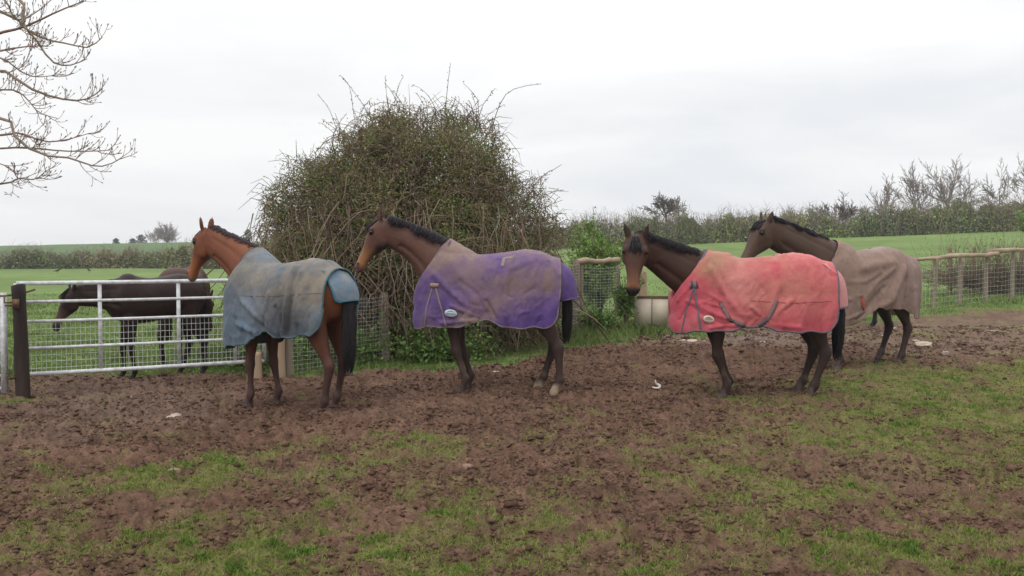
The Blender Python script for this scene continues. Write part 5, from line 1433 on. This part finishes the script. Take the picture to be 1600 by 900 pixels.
# ------------------------------------------------------------------ gates, posts, fences, trough, stones
M_galv = solid_mat('galvanised_steel', (.72, .74, .77), rough=.5, metal=.1, nscale=16, namt=.10, spec=.45, c2=(.44, .43, .42))
M_wire = solid_mat('galvanised_wire', (.62, .62, .60), rough=.5, metal=.1, nscale=9, namt=.12)
M_creo = solid_mat('creosoted_wood', (.045, .027, .020), rough=.85, nscale=7, c2=(.012, .008, .007), bump=.7, bscale=18, stretch=(1, 1, .15))
M_wood = solid_mat('weathered_wood', (.26, .215, .165), rough=.9, nscale=9, c2=(.17, .135, .10), bump=.6, bscale=22, stretch=(1, 1, .12))
M_pale = solid_mat('pale_timber', (.42, .30, .195), rough=.88, nscale=7, c2=(.27, .19, .13), bump=.5, bscale=18, stretch=(1, 1, .2))
M_rail = solid_mat('stripped_pole', (.42, .32, .22), rough=.85, nscale=6, c2=(.22, .165, .12), bump=.5, bscale=16, stretch=(.25, .25, 1))
M_iron = solid_mat('rusty_iron', (.20, .12, .07), rough=.7, metal=.4, nscale=20, namt=.3)
M_trough = solid_mat('trough_sheet', (.66, .57, .46), rough=.85, nscale=14, c2=(.58, .50, .40), bump=.1, spec=.2)
M_stone = solid_mat('stone', (.50, .42, .33), rough=.85, nscale=9, c2=(.30, .24, .19), bump=.6, bscale=22)
M_white = solid_mat('bleached_bone', (.74, .68, .60), rough=.7, nscale=12, namt=.12)

def rough_post(name, x, y, hgt, r, mat, lean=(0, 0), square=False, parent=None, sink=.25, seed=0, top_cut=0.0):
    g = gz1(x, y)
    n = 14; a = np.arange(n) / n * 2 * math.pi
    rings = []
    zs = np.linspace(-sink, hgt, 16)
    for z in zs:
        rad = r * (1 + .10 * vnoise(np.cos(a) * 1.2 + seed, np.sin(a) * 1.2 + z * 1.7, None, 401 + seed) + .05 * vnoise(np.cos(a) * 4 + seed, z * 6 + a * 0, None, 402)) * (1.06 - .08 * z / hgt)
        if square:
            e = 5.0; rad = rad * (np.abs(np.cos(a)) ** e + np.abs(np.sin(a)) ** e) ** (-1 / e)
        q = z / hgt
        rings.append(np.stack([np.cos(a) * rad + lean[0] * q, np.sin(a) * rad + lean[1] * q, np.full(n, z) + (top_cut * np.cos(a + .5) * r if z == zs[-1] else 0)], 1))
    V = np.concatenate(rings)
    i, k = np.meshgrid(np.arange(len(zs) - 1), np.arange(n), indexing='ij'); k2 = (k + 1) % n
    F = [np.stack([i * n + k, i * n + k2, (i + 1) * n + k2, (i + 1) * n + k], -1).reshape(-1, 4), (np.arange(n) + (len(zs) - 1) * n)[None]]
    me = np_mesh(name, V, F, None, False)
    o = link(name, me, mat, parent)
    if parent is None: o.location = (x, y, g)
    else: o.location = Vector((x, y, g)) - parent.location
    return o

# main gate, hung on a post right of the bay horse, latched to the dark post
G0 = np.array([-5.47, 9.92]); G1 = np.array([-3.03, 11.28])
gl = np.linalg.norm(G1 - G0); gaz = math.atan2(G1[1] - G0[1], G1[0] - G0[0])
gate = empty('field_gate', (G0[0], G0[1], gz1(*G0)), gaz); tag(gate, 'galvanised tubular gate with weldmesh in its lower half, dark horse behind it', 'gate')
zr = [.245, .535, .835, 1.055, 1.262]
x0, x1 = -.02, gl - .10
def gtube(name, pts, r, mat=M_galv):
    m = MB(); m.tube(pts, r, 10); return m.build(name, mat, gate, True)
for z in zr:
    gtube('rail', [(x0, 0, z), ((x0 + x1) / 2, 0, z - .004), (x1, 0, z)], .024 if z in (zr[0], zr[-1]) else .0175)
gtube('frame_upright', [(x0 - .005, 0, zr[0] - .02), (x0 - .005, 0, zr[-1] + .0)], .024); gtube('frame_upright', [(x1, 0, zr[0]), (x1, 0, zr[-1])], .024)
def gx(px):          # distance along the gate where pixel column px crosses it
    d = (px - 800) / FPX; t = (d * G0[1] - G0[0]) / ((G1 - G0)[0] / gl - d * (G1 - G0)[1] / gl); return t
for px in (155, 278, 366):
    m = MB(); m.box((gx(px), 0, (zr[0] + zr[-1]) / 2), (.042, .022, zr[-1] - zr[0])); m.build('upright_bar', M_galv, gate)
m = MB()
vx = np.arange(x0 + .03, x1, .0505); hz = np.concatenate([np.arange(zr[0] + .058, zr[2] - .02, .0735)])
Pv = np.array([[[x, .018, zr[0]], [x, .018, zr[2]]] for x in vx]); Ph = np.array([[[x0, .021, z], [x1, .021, z]] for z in hz])
V, F = tubes(Pv, .0026, 5); m.add(V, F); V, F = tubes(Ph, .0028, 5); m.add(V, F); m.build('weldmesh', M_wire, gate)
m = MB(); m.tube([(.16, -.03, 1.19), (.02, -.12, 1.15), (-.14, -.12, 1.13), (-.20, -.10, 1.13)], .012, 6); m.tube([(-.20, -.10, 1.13), (-.22, -.10, 1.02)], .007, 6); m.build('latch_chain', M_iron, gate, True)

# dark post between the two gates
pd = rough_post('gate_post', -5.36, 9.78, 1.245, .074, M_creo, lean=(-.03, .0), seed=3, top_cut=.25); tag(pd, 'thick dark creosoted wooden post between the two metal gates', 'post')
def post_fit(parent, name, pts, r, mat):
    m = MB(); m.tube(pts, r, 8); return m.build(name, mat, parent, True)
post_fit(pd, 'hinge_pin', [(-.06, -.07, 1.06), (-.13, -.10, 1.06), (-.13, -.10, 1.13)], .011, M_iron)
m = MB(); m.box((-.01, -.098, 1.05), (.07, .012, .10), .15); m.build('latch_plate', M_iron, pd)
post_fit(pd, 'hinge_pin', [(-.05, -.07, .24), (-.13, -.10, .24), (-.13, -.10, .29)], .012, M_iron)
# second gate, at the left edge
hg = empty('field_gate', (-5.62, 9.86, gz1(-5.6, 9.9)), R(176)); tag(hg, 'narrow end of a second metal gate cut off at the left picture edge', 'gate')
z2 = [.10, .245, .385, .525, .665, .875, 1.135]
for z in z2:
    m = MB(); m.tube([(0, 0, z), (1.6, 0, z)], .021 if z in (z2[0], z2[-1]) else .016, 10); m.build('rail', M_galv, hg, True)
m = MB(); m.box((-.012, 0, .61), (.055, .05, 1.10)); m.build('frame_upright', M_galv, hg)
m = MB(); m.tube([(1.6, 0, z2[0]), (1.6, 0, z2[-1])], .024, 10); m.build('frame_upright', M_galv, hg, True)
m = MB(); m.tube([(-.03, 0, 1.02), (-.14, -.03, 1.02)], .012, 8); m.build('hinge_eye', M_iron, hg, True)

# hinge post and stub seen between the legs of the bay
tag(rough_post('gate_post', -2.98, 11.35, .98, .085, M_pale, seed=5, square=True), 'sandy square wooden post between the legs of the bay horse, taller of two', 'post')
tag(rough_post('timber_stub', -3.22, 11.15, .36, .085, M_pale, seed=6, square=True), 'low sandy timber block between the legs of the bay horse', 'timber block')

def fence(label, posts, hgt, net=(.05, .05, .0022), rail=None, postmat=M_wood, pr=.065, nettop=None, name='wire_fence', jitter=.0, group=None, square=False):
    x0, y0 = posts[0]; root = empty(name, (x0, y0, gz1(x0, y0))); tag(root, label, 'fence', group)
    o = np.array(root.location)
    hs = []
    for k, (x, y) in enumerate(posts):
        hh = hgt * (1 + rng.normal(0, .02)); hs.append(hh)
        rough_post('post', x, y, hh, pr * rng.uniform(.88, 1.15), postmat, lean=(rng.normal(0, .025), 0), parent=root, seed=20 + k, top_cut=.2, square=square)
    if net:
        dx, dz, r = net; pv, ph = [], []
        for (xa, ya), (xb, yb) in zip(posts[:-1], posts[1:]):
            L = math.hypot(xb - xa, yb - ya); n = max(int(L / dx), 1); off = np.array([(yb - ya) / L, -(xb - xa) / L, 0]) * (pr + .012) * (1 if (xb - xa) > 0 else -1)
            tt = (np.arange(n) + .5) / n
            nt = nettop or hgt - .08
            for t in tt:
                b = np.array([xa + (xb - xa) * t, ya + (yb - ya) * t, 0]); b[2] = gz1(b[0], b[1]); b = b + off + np.array([rng.normal(0, .006), rng.normal(0, .006), 0])
                pv.append(np.stack([b + np.array([0, 0, .02 + (nt - .02) * q]) + (rng.normal(0, .003, 3)) for q in (0, .5, 1)]) - o)
            for z in np.arange(.04, nt + .01, dz):
                q = np.linspace(0, 1, 6); P = np.stack([xa + (xb - xa) * q, ya + (yb - ya) * q, 0 * q], 1) + off
                P[:, 2] = gz(P[:, 0], P[:, 1]) + z - .03 * np.sin(q * math.pi) * (z / nt) + rng.normal(0, .002, 6); ph.append(P - o)
        m = MB(); V, F = tubes(np.array(pv), r, 4); m.add(V, F); V, F = tubes(np.array(ph), r * 1.15, 4); m.add(V, F); m.build('netting', M_wire, root)
    if rail:
        for (a, b, za, zb, r0) in rail:
            pa = np.array([a[0], a[1], gz1(*a) + za]); pb = np.array([b[0], b[1], gz1(*b) + zb]); q = np.linspace(0, 1, 14)
            P = pa[None] * (1 - q[:, None]) + pb[None] * q[:, None] + rng.normal(0, r0 * .16, (14, 3)); P[:, 2] += .008 * np.sin(q * 7)
            rad = r0 * (1 + .12 * np.sin(q * 9) + rng.normal(0, .06, 14))
            m = MB(); m.tube(P - o, rad, 10); m.build('rail', M_rail, root, False)
    return root
def pz(px, Y): return (pos_at(px, Y), Y)
C0, C1 = (-2.90, 11.55), (1.21, 17.0)
seg = [tuple(np.array(C0) * (1 - t) + np.array(C1) * t) for t in (0, .27, .52, .76, 1.0)]
pt_ = lambda t: tuple(np.array(C0) * (1 - t) + np.array(C1) * t)
fence('netted fence running from the gate into the great bush, behind the blue rug', [pt_(0), pt_(.14), pt_(.26)], 1.05, (.055, .055, .0013), None, M_wood, .06, .98)
fence('netted fence coming out of the bush to the corner post beside the purple rug', [pt_(.80), pt_(1.0)], 1.33, (.055, .055, .0013), None, M_wood, .072, 1.26)
tl = (2.02, 17.3)
fence('short netted fence panel with a split rail on top, left of the trough', [(1.30, 17.05), tl], 1.24, (.055, .055, .0015), [((1.22, 16.98), (2.06, 17.28), 1.30, 1.335, .055)], M_wood, .055, 1.22)
tag(rough_post('wooden_post', pos_at(1050, 17.0), 17.0, .80, .075, M_pale, seed=9), 'pale wooden post at the right end of the water trough, by the red rug', 'post')
tag(rough_post('wooden_post', pos_at(1004, 18.2), 18.2, 1.12, .085, M_pale, seed=10), 'pale wooden post behind the water trough, below the muzzle of the red-rugged horse', 'post')

# trough
ta, tb = np.array(pz(992, 17.50)), np.array(pz(1047, 17.38)); tc_ = (ta + tb) / 2; tw = np.linalg.norm(tb - ta); taz = math.atan2(tb[1] - ta[1], tb[0] - ta[0])
tr = empty('water_trough', (tc_[0], tc_[1], gz1(*tc_)), taz); tag(tr, 'grey-beige panelled water trough in the fence line left of the red rug', 'trough')
zt0, zt1 = .06, .60
m = MB(); wd = .46
for sy in (-1, 1):
    for k in (-1, 1): m.box((k * tw * .252, sy * wd / 2, (zt0 + zt1) / 2), (tw * .485, .022, zt1 - zt0))
for k in (-1, 1): m.box((k * (tw / 2 - .012), 0, (zt0 + zt1) / 2), (.02, wd - .03, zt1 - zt0 - .004))
m.box((0, 0, zt0 + .012), (tw - .06, wd - .04, .02)); m.build('tank', M_trough, tr)
m = MB()
for sy in (-1, 1): m.box((0, sy * wd / 2, zt1 + .012), (tw + .03, .05, .022))
for k in (-1, 1): m.box((k * tw / 2, 0, zt1 + .0115), (.045, wd - .054, .021))
m.build('rim', M_iron, tr)
m = MB(); m.box((0, -wd / 2, (zt0 + zt1) / 2), (.014, .025, zt1 - zt0 - .01)); m.build('seam', M_iron, tr)
m = MB(); m.box((0, 0, zt1 - .09), (tw - .07, wd - .05, .004))
wm = solid_mat('water', (.02, .025, .022), rough=.05, namt=0.0); m.build('water_surface', wm, tr)
for k in (-1, 1):
    m = MB(); m.box((k * tw * .33, 0, .05), (.16, wd - .05, .14)); m.build('support', M_stone, tr)

# fences on the right
F1 = [pz(1372, 20.6), pz(1416, 21.2), pz(1459, 21.8), pz(1500, 22.4), pz(1541, 23.0), pz(1582, 23.6), pz(1624, 24.2), pz(1668, 24.8)]
hgt = 1.22
fence('post and netting fence with a long pole rail behind the taupe-sheeted horse', F1, hgt, (.15, .12, .0016), [(F1[0], F1[3], 1.22, 1.25, .046), ((F1[3][0] - .3, F1[3][1] + .1), (F1[4][0] + .3, F1[4][1]), 1.235, 1.225, .056), (F1[4], F1[7], 1.30, 1.30, .055)], M_wood, .052, 1.05)
F2 = [pz(1485, 26.6), pz(1522, 27.0), pz(1559, 27.4), pz(1596, 27.8), pz(1634, 28.2)]
fence('thinner reddish post fence without a rail just beyond the pole-railed one', F2, 1.28, (.15, .15, .0016), None, solid_mat('reddish_wood', (.26, .165, .12), rough=.9, nscale=9, c2=(.15, .10, .075), bump=.4), .05, 1.05)
shrub('dead_weeds', 'dry brown weeds standing along the right-hand fences', 'weeds', pos_at(1560, 25.4), 25.4, 3.0, .75, 2600, [(.17, .12, .075), (.13, .12, .05), GR2], [3, 2, 2], (.03, .06), 240, flat=.10, tw=(.22, .165, .12))

# stones and litter on the mud
def stone(label, px, py, sx, sy, sz, mat=M_stone, name='stone', seed=0, cat='stone', group='stones on the mud', rz=0.0):
    Y = 10.0
    for _ in range(8):
        d = ray(px, py); P = CAMP + d * (Y / d[1]); g = gz1(P[0], P[1]) + .01
        t = (g - EYE) / d[2]; P = CAMP + d * t; Y = P[1]
    bm = bmesh.new(); bmesh.ops.create_icosphere(bm, subdivisions=4, radius=1)
    V = np.array([v.co[:] for v in bm.verts])
    k = 1 + .28 * vnoise(V[:, 0] * 1.4 + seed, V[:, 1] * 1.4, V[:, 2] * 1.4, 501) + .12 * vnoise(V[:, 0] * 3.5 + seed, V[:, 1] * 3.5, V[:, 2] * 3.5, 502) + .05 * vnoise(V[:, 0] * 9 + seed, V[:, 1] * 9, V[:, 2] * 9, 503)
    V = np.sign(V) * np.abs(V) ** .85 * k[:, None] * np.array([sx, sy, sz])
    for v, c in zip(bm.verts, V): v.co = c
    me = bpy.data.meshes.new(name); bm.to_mesh(me); bm.free()
    for p in me.polygons: p.use_smooth = True
    zm = float(ground_z_micro(np.array([P[0]]), np.array([P[1]]))[0][0]); o = link(name, me, mat); o.location = (P[0], P[1], zm + sz * .15); o.rotation_euler = (0, 0, rz); tag(o, label, cat, group); return o
stone('pinkish flat stone on bare mud below the dark gate post', 272, 651, .075, .06, .04, seed=1)
stone('brown rounded stone among grass tufts below the pinkish stone', 272, 736, .045, .04, .03, mat=solid_mat('brown_stone', (.27, .17, .12), rough=.9, c2=(.18, .11, .08)), seed=2)
stone('flat brown stone in the mud left of the picture middle bottom', 727, 736, .055, .045, .025, mat=solid_mat('earth_stone', (.24, .15, .11), rough=.9, c2=(.16, .10, .075)), seed=3)
stone('long pale slab stone right behind the hind feet of the taupe-sheeted horse', 1443, 541, .15, .09, .05, seed=4)
stone('small pale stone just above the long slab stone', 1431, 531, .055, .05, .05, seed=5)
stone('pale lumpy stone between the legs of the taupe-sheeted horse', 1384, 528, .085, .06, .05, seed=6)
stone('small white stone farthest back between those legs', 1395, 515, .07, .05, .03, seed=7)
stone('small round pale stone right of and below the slab stone', 1477, 552, .05, .045, .04, seed=8)
stone('thin pale flat stone alone in the mud near the right fence', 1548, 519, .14, .05, .015, seed=9)
stone('small pale stone on the mud beneath the belly of the red rug', 1191, 536, .05, .04, .032, seed=10)
stone('flat pale stone slab on the mud edge behind the front leg of the red-rugged horse', 1078, 531, .26, .12, .02, seed=11)
stone('thin white flat stone on the mud edge under the purple rug', 772, 577, .13, .06, .014, seed=12)
stone('small tan stone on the grass strip under the purple rug', 732, 568, .035, .03, .025, seed=13)
stone('tiny pale stone near the front hooves of the dark gate horse', 203, 617, .04, .03, .02, seed=14)
stone('small pale stone in the mud lower right of the red-rugged horse', 1531, 566, .04, .03, .025, seed=15)
# curled white bone
P = CAMP + ray(1025, 609) * ((.01 - EYE) / ray(1025, 609)[2])
m = MB(); m.tube(resample(np.array([(-.045, 0, .03), (.0, -.01, .018), (.035, 0, .022), (.045, .01, .045), (.01, .01, .065), (-.005, 0, .085), (-.008, 0, .115)]), 18), np.interp(np.linspace(0, 1, 18), [0, .2, .5, .8, 1], [.006, .014, .016, .010, .007]), 8)
bo = m.build('bone', M_white, None, True); bo.location = (P[0], P[1], .012); tag(bo, 'small curled white bone standing on the mud left of the red horse front leg', 'bone')

# crows in the left field
def crow(px, py, label, rz):
    d = ray(px, py); Y = 70.0
    for _ in range(8):
        P = CAMP + d * (Y / d[1]); t = (gz1(P[0], P[1]) - EYE) / d[2]; Y = (CAMP + d * t)[1]
    P = CAMP + d * t
    r = empty('crow', tuple(P), rz); tag(r, label, 'bird', 'crows in the left field')
    mk = solid_mat('crow_black', (.012, .012, .015), rough=.5)
    V, F = loft([((x, 0, z), np.array([-.3, 0, 1]) * a, np.array([0, 1, 0]) * b, 2) for x, z, a, b in ((-.30, .15, .01, .03), (-.18, .18, .03, .05), (-.05, .21, .07, .075), (.06, .25, .075, .07), (.13, .30, .05, .045), (.17, .34, .045, .04), (.21, .345, .03, .025), (.25, .335, .012, .010), (.29, .325, .003, .003))], 12)
    link('body', np_mesh('body', V, F, None, True), mk, r)
    for s in (1, -1):
        m = MB(); m.tube([(.0, s * .03, .16), (.01, s * .03, .0), (.05, s * .03, .0)], .008, 5); m.build('leg', mk, r)
crow(90, 427, 'black crow standing in the left field, left of the other', .3)
crow(139, 426, 'black crow standing in the left field, right of the other', 2.6)

# ------------------------------------------------------------------ the hazy air
m, nt, out = new_mat('haze_air')
pv = N(nt, 'ShaderNodeVolumePrincipled', ins={'Color': (.93, .95, 1.0, 1), 'Density': HAZE, 'Anisotropy': .2})
nt.links.new(pv.outputs[0], out.inputs['Volume'])
mb = MB(); mb.box((0, 150, 9.5), (1400, 700, 23)); hz_o = mb.build('haze', m); tag(hz_o, kind='stuff')
SC.cycles.volume_bounces = 0
